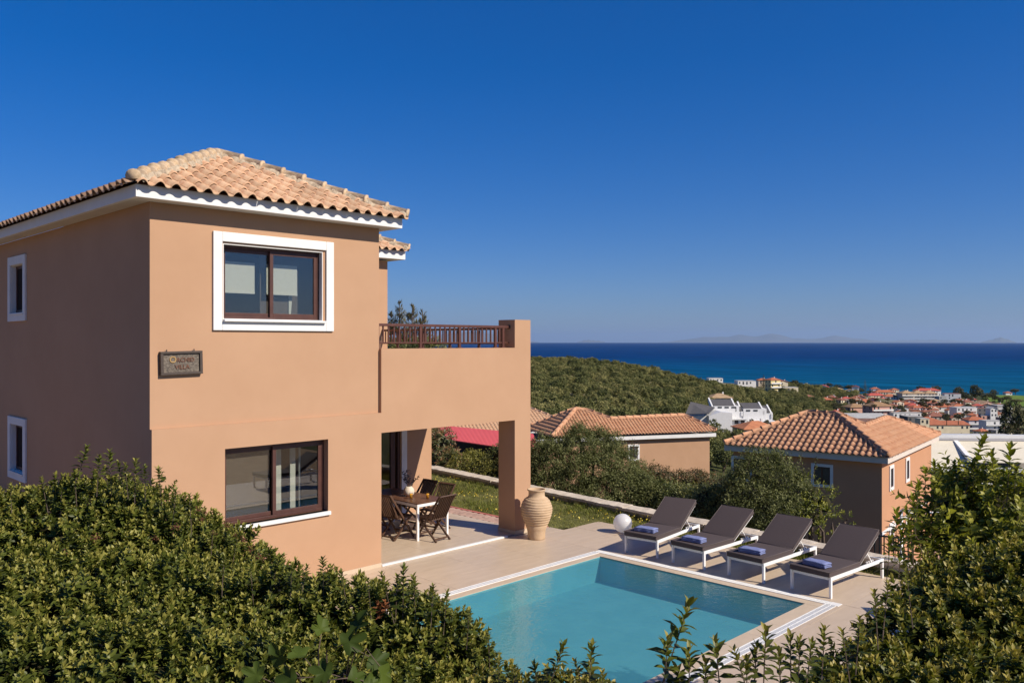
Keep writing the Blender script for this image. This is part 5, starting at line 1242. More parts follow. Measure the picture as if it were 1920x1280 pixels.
b3 = P(1000, 640, 66); h3 = thing('tiled_house', 'house far left behind the column with pale striped tiled roof above the red roof', 'house', (b3.x, b3.y, -9), MTH+.06)
m = MB(); m.box((-9.5, .35, -4), (3.6, 7, 5.7)); m.build('wall', 'stucco_far', h3); m = MB(); m.box((-9.9, 0, 5.7), (3.95, .06, 6.0)); m.build('fascia', 'white_paint', h3)
hip_roof(h3, -10, 4.0, -.05, 7.0, 6.05, .45, 'tile_clay')
# red sheet roof on posts, beyond the portico
rs = thing('red_roof_shelter', 'open shelter with a flat bright red sheet roof seen through the portico', 'shelter', (0, 0, 0))
c0, c1, c2_, c3 = P(838, 823, 35), P(1012, 849, 31.2), P(1000, 813, 34.5), P(815, 796, 38.5)
ctr = (c0+c1+c2_+c3)/4; rs.location = (ctr.x, ctr.y, -3)
m = MB(); off = Vector((ctr.x, ctr.y, -3)); ns = 40; vs = []
for i in range(ns+1):
    a, b = c0.lerp(c1, i/ns)-off, c3.lerp(c2_, i/ns)-off; z = .004 if i % 2 else 0; vs += [a+Vector((0, 0, z)), b+Vector((0, 0, z)), a+Vector((0, 0, z-.04)), b+Vector((0, 0, z-.04))]
for i in range(ns):
    k = 4*i; m.f += [(k, k+4, k+5, k+1), (k+2, k+3, k+7, k+6), (k, k+2, k+6, k+4), (k+1, k+5, k+7, k+3)]
m.v = vs; m.build('sheet_roof', 'red_sheet', rs)
m = MB()
for q in (c0, c1, c2_, c3): qq = q.lerp(ctr, .06)-off; m.tube([(qq.x, qq.y, -1), (qq.x, qq.y, qq.z-.03)], .05, 6)
m.build('post', 'dark_metal', rs)
m = MB(); a, b = c3.lerp(ctr, .08)-off, c2_.lerp(ctr, .08)-off; m.bar((a.x, a.y, 1.2), (b.x, b.y, 1.2), .1, 3.4); m.build('back_wall', 'bark', rs)
# cream awning building right of the tiled house
aw = thing('awning_terrace', 'building with sloping cream awnings and dark open front at the right edge', 'building', (0, 0, 0))
o0 = P(1830, 640, 60); aw.location = (o0.x, o0.y, -9); aw.rotation_euler = (0, 0, YAW-math.pi/2-.06)
sx = 60/FPX
def aq(px, py): return ((px-1830)*sx, CAM_H+(640-py)*sx+9)
m = MB(); (xa, za), (xb, zb_) = aq(1745, 832), aq(2000, 836)
m.box((xa, 3.2, -5), (xb, 9, za-.2)); m.build('rear_wall', 'concrete', aw)
m = MB(); x1, z1 = aq(1748, 835); x2, z2 = aq(1822, 878); m.poly_prism([(x1, 2.9, z1), (x2, 2.9, z1+.0), (x2+.2, .2, z2), (x1, .2, z2)], (0, 0, .05)); m.build('awning', 'awning_cream', aw)
m = MB(); x1, z1 = aq(1828, 836); x2, z2 = aq(2000, 868); m.poly_prism([(x1, 2.9, z1), (x2, 2.9, z1), (x2, .2, z2), (x1, .2, z2)], (0, 0, .05)); m.build('awning', 'awning_cream', aw)
m = MB(); x1, z1 = aq(1746, 829); m.box((x1-.2, 2.7, z1), (xb, 3.1, z1+.25)); x2, z2 = aq(1746, 884); m.box((x2-.2, 0, z2-.05), (xb, .2, z2+.15)); x3, z3 = aq(1860, 878); m.box((x3, .0, z3-.1), (xb, .15, z3+.06)); x3, z3 = aq(1880, 907); m.box((x3-2, .02, z3-.1), (xb, .18, z3+.06))
m.bar((aq(1750, 838)[0], 2.8, aq(1750, 838)[1]), (aq(1770, 885)[0], .1, aq(1770, 885)[1]), .35, .25); m.bar((aq(1826, 836)[0], 2.8, aq(1826, 836)[1]), (aq(1826, 880)[0], .1, aq(1826, 868)[1]), .3, .2)
m.build('awning_frame', 'white_metal', aw)
m = MB(); x1, z1 = aq(1760, 890); m.box((x1, .6, -5), (xb, 3.19, z1)); m.build('front_shade', 'dark_core', aw)  # solid dark block, painted as the shade under the awnings
# small white pipe rail and dark fence by the citrus shrub
pf = thing('white_pipe_rail', 'white pipe rail showing through the citrus shrub', 'railing', tuple(P(1790, 1040, 14)))
fo = Vector(pf.location); m = MB()
a, b, c = P(1690, 956, 14.4)-fo, P(1808, 966, 14)-fo, P(1808, 1050, 14)-fo; m.tube([a, b, c], .025, 8); m.tube([P(1810, 1040, 14)-fo, P(1810, 1500, 14)-fo], .025, 8); m.tube([a, P(1690, 1500, 14.4)-fo], .025, 8); m.build('pipe', 'white_metal', pf, smooth=True)
df = thing('iron_fence', 'short dark iron fence behind the fourth lounger', 'fence', tuple(P(1675, 1035, 16)))
fo = Vector(df.location); m = MB(); a, b = P(1640, 1003, 16.2)-fo, P(1712, 1010, 15.8)-fo; m.bar(a, b, .03, .03); m.bar(a-Vector((0, 0, .42)), b-Vector((0, 0, .42)), .03, .03); m.build('rail', 'dark_metal', df)
q = MB(); q.box((-.01, -.01, -1.2), (.01, .01, .03)); qm = q.mesh('picket', 'dark_metal')
for i in range(9): o = meshobj('picket', qm, df); o.location = a.lerp(b, i/8)

# ------------------------------------------------------------------ olive wood on the hillside
def tree_parts(seed, H=5., R=2.7, n=900, L=.40, W=.2, m='hill_leaf', nb=8):
    """crown and trunk meshes of one broad olive tree, base at the origin"""
    r = random.Random(seed); bl = []
    for i in range(nb):
        a = r.uniform(0, 6.28); q = R*.62*math.sqrt(r.random()); s = r.uniform(.34, .52)*R
        bl.append((q*math.cos(a), q*math.sin(a), H*.55+r.uniform(-.12, .22)*H*(1-q/R), s, s, s*.85))
    area = sum(4*math.pi*b[3]**2 for b in bl); p, d, q = blob_points(bl, n*1.6/area, seed, .35, None, .15, .75)
    rg = np.random.default_rng(seed); tm = [clump(seed*7+k, 9, .36, L, W, .5) for k in range(3)]
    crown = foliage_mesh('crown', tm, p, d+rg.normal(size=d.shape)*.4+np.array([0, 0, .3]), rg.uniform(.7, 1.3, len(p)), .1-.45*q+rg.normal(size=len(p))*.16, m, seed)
    t = MB(); t.tube([(0, 0, -1.2), (.08, 0, H*.2), (0, .1, H*.42)], [.26, .2, .14], 7)
    for b in bl[:5]: t.tube([(0, .05, H*.3), (b[0]*.6, b[1]*.6, b[2]*.8), (b[0], b[1], b[2])], [.12, .07, .03], 5)
    return crown, t.mesh('trunk', 'bark', True)
OT = [tree_parts(s, n=330) for s in range(5)]
def hill_points():
    rg = np.random.default_rng(21); out = []; cell = {}
    tries = 56000; ds = np.sqrt(rg.uniform(150**2, 665**2, tries)); pxs = rg.uniform(925, 1650, tries)
    for px, d in zip(pxs, ds):
        if d > 472 and (px < 1395 or px > 1605): continue
        if d > 575 and (px < 1468 or rg.random() < .35): continue
        if px > 1560 and d < 300: continue
        if d < 285 and px > 1268 and px < 1480 and d > 226: continue            # the white terrace stands here
        if px > 1374 and px < 1470 and d < 205 and d > 150: continue            # red roofed house
        if px > 1440 and px < 1560 and 290 < d < 352 and rg.random() < .8: continue   # open green slope
        x, y = XY(px, d); k = (int(x//4.5), int(y//4.5)); ok = True
        for i in (-1, 0, 1):
            for j in (-1, 0, 1):
                for (a, b) in cell.get((k[0]+i, k[1]+j), ()):
                    if (a-x)**2+(b-y)**2 < 4.5**2: ok = False
        if ok: cell.setdefault(k, []).append((x, y)); out.append((d, x, y, px))
    out.sort(); return out
HP_ = hill_points(); HZ = ground([(x, y) for d, x, y, p in HP_]); rr = random.Random(8)
crown_src = []
for i in range(min(285, len(HP_))):
    d, x, y, px = HP_[i]; k = rr.randrange(5)
    t = thing('olive_tree', 'dense olive tree among those at the foot of the wooded hillside', 'tree', (x, y, HZ[i]-.2), rr.uniform(0, 6.28), 'olive trees at the foot of the wooded hillside')
    s = rr.uniform(.75, 1.2); t.scale = (s, s, s*rr.uniform(.85, 1.15))
    c = meshobj('crown', OT[k][0], t); c['kind'] = 'stuff'; meshobj('trunk', OT[k][1], t)
def gn_wood(name, pts, srcs, label):
    me = bpy.data.meshes.new(name); P3 = np.array(pts, np.float32); me.vertices.add(len(P3)); me.vertices.foreach_set('co', P3.ravel())
    rg = np.random.default_rng(4); n = len(P3)
    for nm, val, ty in (('var', rg.integers(0, len(srcs), n), 'INT'), ('spin', rg.uniform(0, 6.28, n), 'FLOAT'), ('siz', rg.uniform(.75, 1.25, n), 'FLOAT')):
        a = me.attributes.new(nm, ty, 'POINT'); a.data.foreach_set('value', val.astype(np.int32 if ty == 'INT' else np.float32))
    o = meshobj(name, me); tag(o, label, 'wood', kind='stuff')
    ng = bpy.data.node_groups.new(name, 'GeometryNodeTree'); ng.interface.new_socket('Geometry', in_out='INPUT', socket_type='NodeSocketGeometry'); ng.interface.new_socket('Geometry', in_out='OUTPUT', socket_type='NodeSocketGeometry')
    N, L = ng.nodes, ng.links; gi, go = N.new('NodeGroupInput'), N.new('NodeGroupOutput'); jn = N.new('GeometryNodeJoinGeometry')
    def named(nm, ty): q = N.new('GeometryNodeInputNamedAttribute'); q.data_type = ty; q.inputs['Name'].default_value = nm; return q.outputs[0]
    var, spin, siz = named('var', 'INT'), named('spin', 'FLOAT'), named('siz', 'FLOAT')
    cx = N.new('ShaderNodeCombineXYZ'); L.new(spin, cx.inputs[2])
    for k, s in enumerate(srcs):
        cmpn = N.new('FunctionNodeCompare'); cmpn.data_type = 'INT'; cmpn.operation = 'EQUAL'; L.new(var, cmpn.inputs[2]); cmpn.inputs[3].default_value = k
        oi = N.new('GeometryNodeObjectInfo'); oi.inputs['Object'].default_value = s; oi.inputs['As Instance'].default_value = True
        ip = N.new('GeometryNodeInstanceOnPoints'); L.new(gi.outputs[0], ip.inputs['Points']); L.new(cmpn.outputs[0], ip.inputs['Selection']); L.new(oi.outputs['Geometry'], ip.inputs['Instance'])
        L.new(cx.outputs[0], ip.inputs['Rotation']); L.new(siz, ip.inputs['Scale']); L.new(ip.outputs[0], jn.inputs[0])
    L.new(jn.outputs[0], go.inputs[0]); md = o.modifiers.new('scatter', 'NODES'); md.node_group = ng; return o
srcs = []
seen = set()
for o in bpy.data.objects:
    if o.type == 'MESH' and o.data in [q[0] for q in OT] and o.data.name not in seen: seen.add(o.data.name); srcs.append(o)
gn_wood('olive_wood', [(x, y, z-.3) for (d, x, y, p), z in zip(HP_[285:], HZ[285:])], srcs, 'dense olive wood covering the hill up to its crest below the sea')

LEAF = leaf_small
# ------------------------------------------------------------------ feathery conifers beyond the balcony
def conifer(px, pytop, d, H, R, seed, label):
    top = P(px, pytop, d); z0 = top.z-H; t = thing('conifer_tree', label, 'tree', (top.x, top.y, z0), 0, 'feathery conifers beyond the balcony')
    r = random.Random(seed); V, F, T = [], [], []; st = MB(); st.tube([(0, 0, -2), (0, 0, H*.6), (0, 0, H)], [.10, .05, .008], 6)
    for i in range(int(H*44)):
        q = (r.random())**.8; z = H*(1-q)*.98; rad = R*q**.75*r.uniform(.55, 1.1); a = r.uniform(0, 6.28); el = r.uniform(.25, .8)
        tipp = Vector((rad*math.cos(a), rad*math.sin(a), z+rad*el)); b = Vector((0, 0, z)); st.tube([b, tipp], [.012, .004], 4, cap=False)
        for k in range(10):
            p = b.lerp(tipp, r.uniform(.25, 1)); place_leaf(V, F, T, r.uniform(.12, .24), .03, p, a+r.uniform(-1, 1), r.uniform(.3, 1.4), min(1, max(0, r.gauss(.5, .25))), .1, .1)
    me = simple_mesh('crown', V, F, 'conifer_leaf', False); at = me.attributes.new('tint', 'FLOAT', 'POINT'); at.data.foreach_set('value', T)
    o = meshobj('crown', me, t); o['kind'] = 'stuff'; st.build('trunk', 'bark', t)
conifer(749, 562, 33, 4.6, 1.25, 1, 'tallest feathery conifer beyond the balcony, next to the villa wall')
conifer(773, 571, 33.5, 4.4, 1.3, 2, 'middle feathery conifer beyond the balcony railing')
conifer(792, 579, 32.5, 4.0, 1.2, 3, 'right shorter feathery conifer beyond the balcony railing')
conifer(733, 583, 33, 3.8, .7, 4, 'feathery conifer half hidden behind the upper villa wall')
bush('laurel_shrub', 'dark shrub low behind the balcony railing', 'shrub', [B(760, 680, 31, 1.1, 1.0), B(812, 684, 30, .9, .85), B(790, 690, 30, 1.0, 1.0)], MNG, 26, 'bush_leaf', 31, front=.4)

# ------------------------------------------------------------------ town
def solve_d(px, py, h, lo=190, hi=1120):
    ds = np.linspace(hi, lo, 400); xy = [XY(px, d) for d in ds]; g = ground(xy); line = CAM_H-(py-640)/FPX*ds
    f = g+h-line                                    # roof height error
    for i in range(len(ds)-1):
        if f[i]*f[i+1] <= 0: return float(ds[i])
    return float(ds[np.argmin(np.abs(f))])
def solve_near(px, py, h, d0):
    """distance near d0 at which a house of height h standing on the ground reaches the row py"""
    if d0 is None: return solve_d(px, py, h)
    ds = np.linspace(max(170, d0*.8), min(1120, d0*1.25), 200); f = ground([XY(px, d) for d in ds])+h-(CAM_H-(py-640)/FPX*ds)
    return float(ds[np.argmin(np.abs(f)+np.abs(ds-d0)*.002)])
WALLS = {'white': (.78, .76, .72), 'cream': (.72, .62, .44), 'yellow': (.74, .60, .30), 'pink': (.62, .36, .28), 'beige': (.60, .50, .38), 'grey': (.40, .39, .37), 'lilac': (.55, .50, .52), 'darkgrey': (.16, .15, .145), 'stone': (.46, .40, .33)}
for k, c in WALLS.items(): mat('town_'+k, c, tuple(x*.86 for x in c), scale=.5, rough=.9, spec=.2, detail=8)
ROOFS = {'terracotta': (.46, .16, .085), 'red': (.50, .11, .085), 'orange': (.55, .22, .11), 'tan': (.46, .31, .18), 'olive': (.36, .22, .12), 'greyflat': (.46, .44, .41), 'metal': (.50, .49, .46), 'brown': (.30, .13, .09)}
for k, c in ROOFS.items(): mat('town_roof_'+k, c, tuple(x*.72 for x in c), scale=.55, rough=.9, spec=.15, detail=9)
DEBUG = False
def town_house(px, py, wpx, h, wall, roof, kind, label, d=None, rot=0., dep=None, floors=None, cat='house', name='town_house', balc=False, rh=None, chimney=True):
    d = solve_near(px, py, h, d); s = d/FPX; W = wpx*s; D = dep or max(5, min(W*.8, 10)); x, y = XY(px, d+D/2); ztop = CAM_H+(640-py)/FPX*d
    g = gz(x, y); base = ztop-h; low = min(g, base)-4
    if DEBUG and abs(base-g) > 3: print('HOUSE', label[:40], 'px', px, 'd', round(d), 'base above ground', round(base-g, 1))
    t = thing(name, label, cat, (x, y, base), YAW-math.pi/2+rot, None)
    rh = rh if rh is not None else (0 if kind == 'flat' else min(W, D)*.23)
    e = h-rh; m = MB()
    if kind == 'gable':
        m.poly_prism([(-W/2, -D/2, low-base), (W/2, -D/2, low-base), (W/2, -D/2, e), (0, -D/2, h-.1), (-W/2, -D/2, e)], (0, D, 0))
    else: m.box((-W/2, -D/2, low-base), (W/2, D/2, e))
    m.build('wall', 'town_'+wall, t)
    m = MB(); o = .45
    if kind == 'hip':
        k = min(W, D)/2+o; a, b = ((-W/2-o+k, 0), (W/2+o-k, 0)) if W >= D else ((0, -D/2-o+k), (0, D/2+o-k))
        A, B_, C, E = (-W/2-o, -D/2-o, e), (W/2+o, -D/2-o, e), (W/2+o, D/2+o, e), (-W/2-o, D/2+o, e); a, b = (*a, h), (*b, h)
        if W >= D: m.quad(A, B_, b, a); m.quad(C, E, a, b); m.quad(E, A, a); m.quad(B_, C, b)
        else: m.quad(A, B_, a); m.quad(C, E, b); m.quad(E, A, a, b); m.quad(B_, C, b, a)
        m.quad(A, E, C, B_); m.box((-W/2-o, -D/2-o, e-.22), (W/2+o, D/2+o, e-.003))
    elif kind == 'gable':
        for sg_ in (-1, 1): m.poly_prism([(sg_*(W/2+o), -D/2-o, e-.12), (0, -D/2-o, h), (0, -D/2-o, h+.18), (sg_*(W/2+o), -D/2-o, e+.06)], (0, D+2*o, 0))
    elif kind == 'shed':
        m.poly_prism([(-W/2-o, -D/2-o, e), (-W/2-o, D/2+o, h), (-W/2-o, D/2+o, h+.15), (-W/2-o, -D/2-o, e+.15)], (W+2*o, 0, 0))
    else:
        m.box((-W/2-.1, -D/2-.1, h-.002), (W/2+.1, D/2+.1, h+.12)); 
    rf = m.build('roof', 'town_roof_'+roof, t)
    if kind in ('hip', 'gable') and chimney and W*FPX/d > 14:
        m = MB(); m.box((W*.2, D*.1, e), (W*.2+.5, D*.1+.5, h+.5)); m.build('chimney', 'town_white', rf)
    fl = floors or max(1, int(e/2.8)); n = max(2, int(W/2.6)); r = random.Random(int(px*7+py))
    q = MB(); q.box((-.5, -.03, -.65), (.5, .03, .65)); wm_ = q.mesh('window', 'town_window'); q = MB(); q.box((-.5, -.03, -1.05), (.5, .03, 1.05)); dm_ = q.mesh('window', 'town_window')
    for f_ in range(fl):
        zc = e-1.35-f_*2.9
        if zc+base < g-3: break
        for i in range(n):
            if r.random() < .3: continue
            xx = -W/2+W*(i+.5)/n; w_ = meshobj('window', dm_ if (balc or r.random() < .25) else wm_, t); w_.location = (xx, -D/2-.03, zc-(.25 if w_.data is dm_ else 0))
        if rot > .05:   # the right flank shows too
            for i in range(2): w_ = meshobj('window', wm_, t); w_.location = (-W/2-.03, -D/4+i*D/2, zc); w_.rotation_euler = (0, 0, math.pi/2)
        if rot < -.05:
            for i in range(2): w_ = meshobj('window', wm_, t); w_.location = (W/2+.03, -D/4+i*D/2, zc); w_.rotation_euler = (0, 0, math.pi/2)
        if balc and f_ < fl:
            m = MB(); m.box((-W/2, -D/2-1.2, zc-1.5), (W/2, -D/2-.07, zc-1.33)); m.box((-W/2, -D/2-1.2, zc-1.32), (W/2, -D/2-1.12, zc-.5)); m.build('balcony', 'town_white', t)
    return t
TH = town_house
TH(1340, 709, 26, 4.5, 'white', 'greyflat', 'flat', 'long low white building on the ridge, leftmost against the sea', d=640)
TH(1397, 714, 34, 4.5, 'white', 'greyflat', 'flat', 'low white flat roofed building between ridge trees and the dark conifer', d=660)
TH(1429, 709, 18, 6, 'beige', 'terracotta', 'hip', 'small red roofed house left of the yellow house, behind the dark conifer', d=650)
TH(1449, 708, 22, 10, 'yellow', 'terracotta', 'hip', 'tall yellow house on the ridge beside the dark conifer', d=615, rot=.35, balc=True)
TH(1468, 713, 15, 7, 'cream', 'orange', 'gable', 'orange gabled house touching the yellow house', d=630)
TH(1479, 726, 28, 5, 'cream', 'greyflat', 'flat', 'low cream block below the round dark tree', d=600)
TH(1510, 719, 17, 6, 'lilac', 'metal', 'hip', 'grey flat roofed house right of the round dark tree', d=700)
TH(1543, 722, 25, 8, 'white', 'red', 'gable', 'white house with a bright red roof near the shore, brightest red of the town', rot=-.35)
TH(1531, 733, 28, 6.5, 'white', 'brown', 'hip', 'long white house with dull red roof below the bright red one')
TH(1557, 731, 26, 6, 'beige', 'terracotta', 'hip', 'red roofed beige house under the bright red house')
TH(1572, 727, 14, 6, 'stone', 'tan', 'hip', 'small tan roofed house among the shore trees')
TH(1594, 730, 30, 8.5, 'white', 'tan', 'gable', 'white gabled house with pale roof near the tall araucaria', rot=-.3)
TH(1587, 737, 34, 7, 'white', 'terracotta', 'hip', 'white house with wide terracotta hip roof in front of the white gable')
TH(1547, 745, 22, 6, 'cream', 'terracotta', 'hip', 'cream house with bare wall beside the hill wood edge', floors=1)
TH(1576, 749, 26, 5, 'grey', 'greyflat', 'flat', 'grey flat roofed block beside the hill wood edge')
TH(1620, 748, 32, 6, 'beige', 'terracotta', 'hip', 'low terracotta hip roof behind the pink house')
TH(1645, 754, 42, 9, 'pink', 'olive', 'hip', 'large pink house with olive brown roof and white framed windows', d=430, rot=.2, balc=True)
TH(1602, 757, 34, 8, 'pink', 'olive', 'hip', 'left wing house of the pink house with grey terrace', d=445, rot=.2)
TH(1657, 731, 38, 8, 'beige', 'terracotta', 'hip', 'wide terracotta house left of the tan roofed hotel')
TH(1640, 737, 34, 7.5, 'cream', 'red', 'hip', 'red roofed cream house right of the tall araucaria', rot=.1)
TH(1668, 739, 26, 7, 'white', 'terracotta', 'hip', 'terracotta roofed white house touching the hotel')
for px, lab in ((1698, 'left'), (1719, 'middle'), (1741, 'right')):
    TH(px, 732, 23, 11.5, 'beige', 'tan', 'hip', 'tan roofed hotel block with white balconies, %s of the three' % lab, d=800, balc=True, floors=3, dep=12, name='hotel_block', cat='hotel')
TH(1738, 728, 44, 11, 'white', 'red', 'hip', 'red roofed white house behind the tan hotel', d=880)
TH(1784, 738, 28, 9, 'white', 'brown', 'flat', 'white flat block right of the tan hotel', d=800, rot=-.25)
TH(1765, 743, 14, 8, 'grey', 'greyflat', 'flat', 'grey block beside the white flat block', d=790)
TH(1700, 754, 24, 5, 'white', 'terracotta', 'hip', 'low white house with terracotta roof in front of the left hotel block')
TH(1735, 754, 40, 5.5, 'white', 'brown', 'hip', 'low white house with brown hip roof below the hotel')
TH(1672, 757, 26, 5.5, 'stone', 'brown', 'hip', 'dark brown roofed cottage right of the pink house')
TH(1768, 757, 30, 6, 'white', 'terracotta', 'hip', 'terracotta roofed white house above the white warehouse')
TH(1796, 757, 30, 6, 'beige', 'terracotta', 'hip', 'terracotta roofed beige house behind the white warehouse')
TH(1806, 764, 38, 8, 'white', 'metal', 'flat', 'white warehouse with bare front wall', d=520, floors=1)
TH(1846, 752, 36, 8, 'beige', 'tan', 'gable', 'beige gabled house left of the white tower', d=640)
TH(1859, 763, 13, 12, 'white', 'metal', 'gable', 'narrow white tower like house', d=480, dep=6, floors=2)
TH(1877, 760, 26, 8, 'grey', 'metal', 'flat', 'grey flat house right of the white tower', d=600, balc=True)
TH(1838, 765, 18, 8, 'darkgrey', 'brown', 'flat', 'dark building left of the white tower', d=500)
TH(1697, 774, 52, 4, 'white', 'greyflat', 'flat', 'long white low wall building above the tiled house roof', d=400, dep=6, floors=1)
TH(1752, 774, 34, 7, 'stone', 'brown', 'hip', 'stone house with brown roof above the cream building', d=460)
TH(1738, 782, 32, 6, 'cream', 'terracotta', 'hip', 'bright terracotta roof beside the cream tower', d=390)
TH(1708, 781, 28, 6.5, 'darkgrey', 'greyflat', 'flat', 'dark grey block touching the cream tower', d=360, dep=10, floors=1)
TH(1729, 785, 17, 7, 'cream', 'greyflat', 'flat', 'narrow cream tower right of the dark grey block', d=350, dep=6, floors=1)
TH(1775, 791, 74, 6.6, 'cream', 'terracotta', 'shed', 'long cream building with narrow red roof', d=370, dep=7, floors=1, rh=1.6)
TH(1826, 781, 34, 8.5, 'lilac', 'terracotta', 'hip', 'lilac house with red roof and balconies right of the long cream building', d=420, balc=True)
TH(1858, 789, 32, 8, 'white', 'greyflat', 'flat', 'white house with stacked balconies near the big dark tree', d=400, balc=True)
TH(1884, 783, 24, 8, 'darkgrey', 'metal', 'flat', 'dark flat roofed house beside the big dark tree', d=420, balc=True)
TH(1876, 816, 22, 4.5, 'stone', 'red', 'hip', 'small red roofed hut below the balconied white house', d=300)
TH(1815, 768, 20, 6, 'stone', 'brown', 'hip', 'small brown roofed house in front of the warehouse end', d=470)
TH(1889, 734, 12, 4, 'white', 'terracotta', 'hip', 'tiny beach hut on the green field by the shore', d=1000)
TH(1628, 779, 70, 5, 'grey', 'metal', 'shed', 'large shed with a pale grey metal roof behind the tiled house', d=300, dep=12, floors=1, rh=1.2)
TH(1416, 791, 68, 5.2, 'beige', 'orange', 'hip', 'single house with a bright orange hip roof below the white terrace', d=185, rot=.15, dep=8)
TH(1348, 738, 40, 6.5, 'beige', 'tan', 'hip', 'tan roofed beige house in the wood above the white terrace', d=292, rot=.1)

FILL = [(1655, 745, 16, 6, 'white', 'red', 'hip', 'small white house with red roof left of the hotel'), (1612, 741, 18, 6, 'cream', 'terracotta', 'gable', 'small cream gable under the tall araucaria'), (1560, 741, 16, 5, 'white', 'brown', 'hip', 'tiny white house with brown roof left of the white gable group'),
 (1715, 760, 24, 6, 'cream', 'terracotta', 'hip', 'cream house with terracotta roof above the long white wall'), (1690, 766, 20, 5, 'white', 'metal', 'flat', 'small white cube above the long white wall'), (1748, 764, 18, 6, 'pink', 'brown', 'hip', 'pinkish house left of the white warehouse'),
 (1782, 766, 16, 5, 'white', 'terracotta', 'gable', 'little white gable left of the warehouse corner'), (1832, 757, 18, 6, 'white', 'red', 'hip', 'white house with red roof right of the warehouse roof'), (1868, 775, 16, 6, 'cream', 'terracotta', 'hip', 'cream house under the grey flat house'),
 (1845, 779, 18, 6, 'pink', 'metal', 'flat', 'pink flat house above the balconied white house'), (1800, 790, 18, 5, 'white', 'brown', 'hip', 'small house between the long cream building and lilac house'), (1840, 804, 22, 5, 'white', 'terracotta', 'hip', 'low house with terracotta roof below the lilac house'),
 (1868, 806, 20, 5, 'grey', 'greyflat', 'flat', 'grey garage below the balconied white house'), (1752, 748, 14, 6, 'cream', 'tan', 'hip', 'tan roofed house under the right hotel block'), (1800, 748, 18, 6, 'white', 'terracotta', 'gable', 'white gable right of the dark tree by the flat block'),
 (1822, 746, 14, 5, 'beige', 'red', 'hip', 'little red roofed house below the shore clump'), (1500, 730, 14, 5, 'white', 'terracotta', 'hip', 'small white house right of the low cream block'), (1515, 740, 14, 5, 'cream', 'brown', 'hip', 'small cream house at the wood edge near the low cream block'),
 (1604, 723, 12, 5, 'white', 'red', 'gable', 'tiny white shore house left of the tall araucaria'), (1640, 726, 16, 6, 'white', 'terracotta', 'hip', 'red roofed shore house right of the tall araucaria'), (1676, 728, 14, 6, 'cream', 'terracotta', 'hip', 'cream shore house behind the left hotel block'),
 (1660, 764, 20, 5, 'white', 'terracotta', 'hip', 'white cottage with terracotta roof right of the pink house terrace'), (1720, 768, 22, 5, 'grey', 'brown', 'gable', 'grey gable above the long white wall'), (1895, 800, 18, 6, 'cream', 'brown', 'hip', 'cream house in the shade of the big dark tree'), (1790, 780, 20, 6, 'beige', 'terracotta', 'gable', 'beige gable above the red roof of the long cream building')]
for q in FILL: TH(*q, rot=random.choice((-.35, -.15, 0, .15, .35)))
r = random.Random(31)
KIN = [('white', 'terracotta', 'hip', 'little white house with a terracotta roof packed among others in the town'), ('cream', 'brown', 'hip', 'little cream house with a brown roof packed among others in the town'), ('beige', 'orange', 'gable', 'little beige house with an orange gable roof packed among others in the town'), ('white', 'red', 'hip', 'little white house with a dull red roof packed among others in the town')]
for i in range(52):
    t_ = r.random(); px = lerp(1560, 1885, t_); py = r.uniform(740, 772)+(px-1560)*.03; wl_, rf_, kd_, lb_ = KIN[r.randrange(4)]
    if 1622 < px < 1672 and py > 748: continue
    o = TH(px, py, r.uniform(13, 22), r.uniform(5, 7), wl_, rf_, kd_, lb_, rot=r.uniform(-.5, .5)); o['group'] = 'little houses packed in the town: '+wl_+' with '+rf_+' roofs'
# white modern terrace on the slope
wt = thing('white_terrace', 'modern white terraced building with dark sloping solar roofs', 'building', (0, 0, 0)); d0 = 248; s0 = d0/FPX
o0 = P(1370, 640, d0); wt.location = (o0.x, o0.y, -27); wt.rotation_euler = (0, 0, YAW-math.pi/2)
def wq(px, py): return (px-1370)*s0, CAM_H+(640-py)*s0+27
def wbox(m, p0, p1, y0, y1): (x0, z1), (x1, z0) = wq(*p0), wq(*p1); m.box((x0, y0, z0), (x1, y1, z1)); return m
m = MB(); wbox(m, (1344, 763), (1393, 830), 4, 10); wbox(m, (1390, 772), (1403, 830), 4.3, 10); wbox(m, (1401, 768), (1445, 830), 4, 10); wbox(m, (1444, 775), (1457, 830), 4.3, 10)
wbox(m, (1362, 786), (1402, 840), 1, 3.99); wbox(m, (1408, 790), (1458, 840), 1, 3.99)
(xa, za), (xb, zb_) = wq(1325, 790), wq(1368, 850); x2, z2 = wq(1347, 764); m.poly_prism([(xa, -3, zb_), (xb, -3, zb_), (xb, -3, wq(0, 772)[1]), (x2, -3, wq(0, 770)[1]), (xa, -3, wq(0, 778)[1])], (0, 10, 0))
x0_, z0_ = wq(1282, 772); m.box((x0_+2, -1, zb_), (xa, 7, wq(0, 775)[1]-.6)); m.build('wall', 'white_paint', wt)
m = MB()
for x0, x1, yt, yb in ((1345, 1384, 752, 762), (1390, 1400, 759, 771), (1402, 1436, 759, 768), (1444, 1452, 764, 774)):
    a, za = wq(x0, yt); b, zb2 = wq(x1, yb); m.poly_prism([(a, 9, za), (a, 4.2, zb2), (a, 4.2, zb2-.3), (a, 9, za-.3)], (b-a, 0, 0))
a, za = wq(1283, 771); b, zb2 = wq(1345, 769); m.poly_prism([(a, -1.5, za-.9), (wq(1324, 0)[0], -3.3, wq(0, 774)[1]), (b, 3, wq(0, 766)[1]), (wq(1303, 0)[0], 6, wq(0, 757)[1])], (0, 0, .25)); m.build('roof', 'solar_dark', wt)
m = MB()
